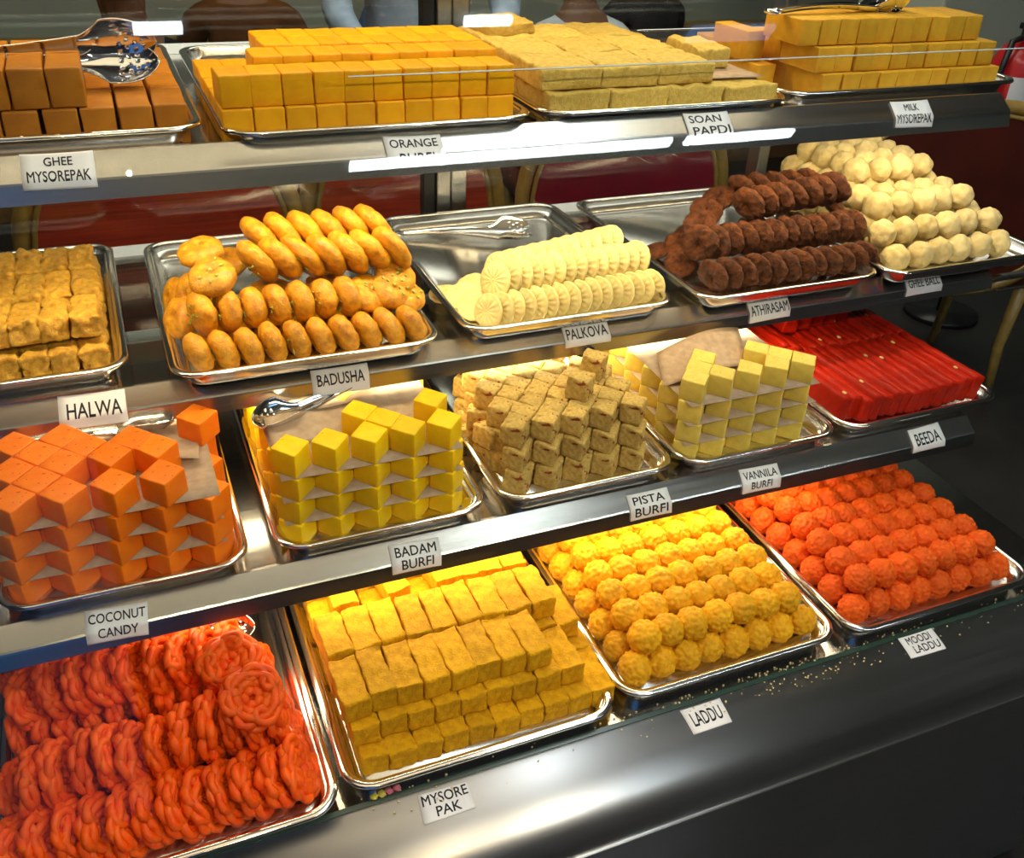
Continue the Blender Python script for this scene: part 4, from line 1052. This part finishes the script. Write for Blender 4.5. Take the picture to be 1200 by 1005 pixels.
# ------------------------------------------------------------------ people beyond the case
M_SKIN = plain('brown_skin', (0.16, 0.07, 0.035), 0.55, 0.3)
M_HAIR = plain('black_hair', (0.008, 0.007, 0.007), 0.4, 0.4)
def person(loc, rz, shirt, trousers, label, seated=True, lean=0.0, arm=0.3):
    J = {}
    base = 0.48 if seated else 0.92
    def T(x, y, z): return Vector((x, y + lean * max(0, z - base) * 1.0, z))
    V = []; Rr = []; E = []; idx = {}
    def add(n, p, r, parent=None):
        idx[n] = len(V); V.append(T(*p)); Rr.append(r)
        if parent: E.append((idx[parent], idx[n]))
    add('pelvis', (0, 0, base), (.17, .12)); add('waist', (0, 0, base + .18), (.15, .10), 'pelvis'); add('chest', (0, 0, base + .38), (.17, .115), 'waist')
    add('collar', (0, 0, base + .50), (.10, .08), 'chest'); add('neck', (0, .005, base + .58), (.055, .055), 'collar'); add('jaw', (0, .02, base + .64), (.07, .08), 'neck'); add('head', (0, .015, base + .73), (.078, .095), 'jaw'); add('crown', (0, .0, base + .81), (.055, .065), 'head')
    for s, n in ((-1, 'l'), (1, 'r')):
        add('sho' + n, (s * .17, 0, base + .47), (.062, .062), 'collar'); add('elb' + n, (s * .23, .05 + arm * .2, base + .22), (.045, .045), 'sho' + n)
        add('wri' + n, (s * .17, .12 + arm * .6, base + .12 + arm * .1), (.030, .028), 'elb' + n); add('pal' + n, (s * .15, .18 + arm * .7, base + .11 + arm * .1), (.034, .018), 'wri' + n)
        for f in range(4):
            add(f'f{n}{f}', (s * (.128 + .016 * f), .235 + arm * .75, base + .105 + arm * .1), (.009, .009), 'pal' + n); add(f'g{n}{f}', (s * (.128 + .016 * f), .262 + arm * .75, base + .085 + arm * .1), (.008, .008), f'f{n}{f}')
        add('t' + n, (s * .105, .205 + arm * .72, base + .11 + arm * .1), (.010, .010), 'pal' + n)
        add('hip' + n, (s * .10, .02, base - .02), (.095, .09), 'pelvis')
        if seated:
            add('kne' + n, (s * .12, .44, base + .0), (.065, .065), 'hip' + n); add('ank' + n, (s * .12, .46, .09), (.042, .042), 'kne' + n); add('toe' + n, (s * .13, .60, .04), (.04, .035), 'ank' + n)
        else:
            add('kne' + n, (s * .11, .02, .50), (.062, .062), 'hip' + n); add('ank' + n, (s * .11, 0, .09), (.042, .042), 'kne' + n); add('toe' + n, (s * .12, .15, .04), (.04, .035), 'ank' + n)
    me = bpy.data.meshes.new('body'); me.from_pydata([tuple(v) for v in V], E, [])
    o = bpy.data.objects.new('body', me); COL.objects.link(o)
    md = o.modifiers.new('s', 'SKIN'); md.use_smooth_shade = True
    sv = me.skin_vertices[0].data
    for k, r in enumerate(Rr): sv[k].radius = r
    sv[0].use_root = True
    o.modifiers.new('d', 'SUBSURF').levels = 1
    dg = bpy.context.evaluated_depsgraph_get()
    bm_mesh = bpy.data.meshes.new_from_object(o.evaluated_get(dg)); bpy.data.objects.remove(o)
    bm_mesh.materials.clear()
    for m in (M_SKIN, shirt, trousers): bm_mesh.materials.append(m)
    for p in bm_mesh.polygons:
        c = p.center; zz = c.z
        if zz > base + .55: k = 0
        elif c.y > .10 + arm * .5 and zz > base + .03 and zz < base + .3 and abs(c.x) > .08: k = 0
        elif zz > base + .04 and c.y < .3: k = 1
        else: k = 2
        p.material_index = k
    t = tag(empty('person', loc, rz), label, 'person', 'people beyond the case')
    obj('body', bm_mesh, t)
    bm = bmesh.new(); bmesh.ops.create_icosphere(bm, subdivisions=3, radius=.1)
    for v in bm.verts:
        n = v.co.normalized()
        cut = n.y > .35 and n.z < .45
        v.co = Vector((n.x * .092, n.y * .112 - .012, n.z * .115)) * (0.86 if cut else 1.0)
        v.co += noise.noise_vector(v.co * 40) * .004
        v.co += T(0, .012, base + .75)
    obj('hair', mesh_from(bm, 'hair', M_HAIR), t)
    return t
def cloth(n, c): return plain(n, c, 0.8, 0.15, 0.35, 12, 0.2)
C_BLK = cloth('black_cloth', (0.010, 0.010, 0.012)); C_BLUE = cloth('pale_blue_cloth', (0.42, 0.52, 0.66)); C_DEN = cloth('denim', (0.04, 0.07, 0.15))
C_WHT = cloth('white_cloth', (0.66, 0.70, 0.76)); C_NAVY = cloth('blue_cloth', (0.10, 0.16, 0.30)); C_BRN = cloth('rust_cloth', (0.13, 0.045, 0.012)); C_DARK = cloth('charcoal_cloth', (0.02, 0.018, 0.02))
SEATS = [((.80, 2.62), .12, C_BLK, C_DARK, 'person in a black coat seated behind the ghee mysorepak', LEA, .05, 'maroon dining chair under the person in the black coat'),
         ((1.16, 3.35), -.1, C_BRN, C_BLK, 'person in rust brown clothing seated behind the orange burfi', LEB, .05, 'brown dining chair under the person in rust brown'),
         ((1.95, 3.60), .2, C_NAVY, C_DEN, 'person in a blue shirt seated beyond the rear door post', LEB, .1, 'brown dining chair under the person in the blue shirt'),
         ((2.22, 2.80), -.1, C_WHT, C_DARK, 'person in a white shirt seated beyond the soan papdi', LEA, .1, 'maroon dining chair under the person in the white shirt'),
         ((2.85, 3.35), .2, C_DARK, C_DARK, 'person in dark clothing seated by the pillar', LEB, .05, 'brown dining chair by the pillar')]
for (x, y), rz, sh, tr, lb, le, ln, cl_ in SEATS:
    chair((x, y, -.6), rz, cl_, .46, .30, le)
    person((x - .22 * math.sin(rz), y + .22 * math.cos(rz), -.6), rz, sh, tr, lb, lean=ln)
person((1.52, 2.62, -.6), PI - .2, C_BLUE, C_DEN, 'person in a pale blue shirt standing near the rear door post', seated=False)

# ------------------------------------------------------------------ fire extinguisher at the pillar
ex = tag(empty('fire_extinguisher', (3.62, 2.42, -.6)), 'red fire extinguisher with a pale label standing by the pillar on a stand', 'fire extinguisher')
M_EXT = plain('red_enamel', (0.55, 0.012, 0.015), 0.25, 0.5)
bm = bmesh.new(); add_tube(bm, [(0, 0, .50), (0, 0, .52), (0, 0, .96), (0, 0, 1.0), (0, 0, 1.03)], [.07, .085, .085, .065, .03], 24); obj('cylinder', mesh_from(bm, 'cylinder', M_EXT), ex)
bm = bmesh.new(); n = 12
g = [[bm.verts.new((.0865 * math.cos(-PI / 2 - .9 + 1.4 * i / n), .0865 * math.sin(-PI / 2 - .9 + 1.4 * i / n), z)) for z in (.68, .92)] for i in range(n + 1)]
for i in range(n): bm.faces.new((g[i][0], g[i + 1][0], g[i + 1][1], g[i][1]))
obj('paper_label', mesh_from(bm, 'paper_label', CARD), ex)
bm = bmesh.new(); add_tube(bm, [(0, 0, 1.02), (0, 0, 1.07)], .018, 12); add_box(bm, -.012, .012, -.09, .03, 1.06, 1.08, .003); obj('valve', mesh_from(bm, 'valve', BLACK), ex)
bm = bmesh.new(); add_tube(bm, [(0, -.02, 1.05), (-.09, -.03, 1.03), (-.11, -.03, .9), (-.10, -.03, .65)], .011, 8); obj('hose', mesh_from(bm, 'hose', BLACK), ex)
bm = bmesh.new(); add_tube(bm, [(0, 0, 0), (0, 0, .02)], .14, 20); add_tube(bm, [(0, 0, .02), (0, 0, .5)], .02, 10); obj('stand', mesh_from(bm, 'stand', BLACK), ex)
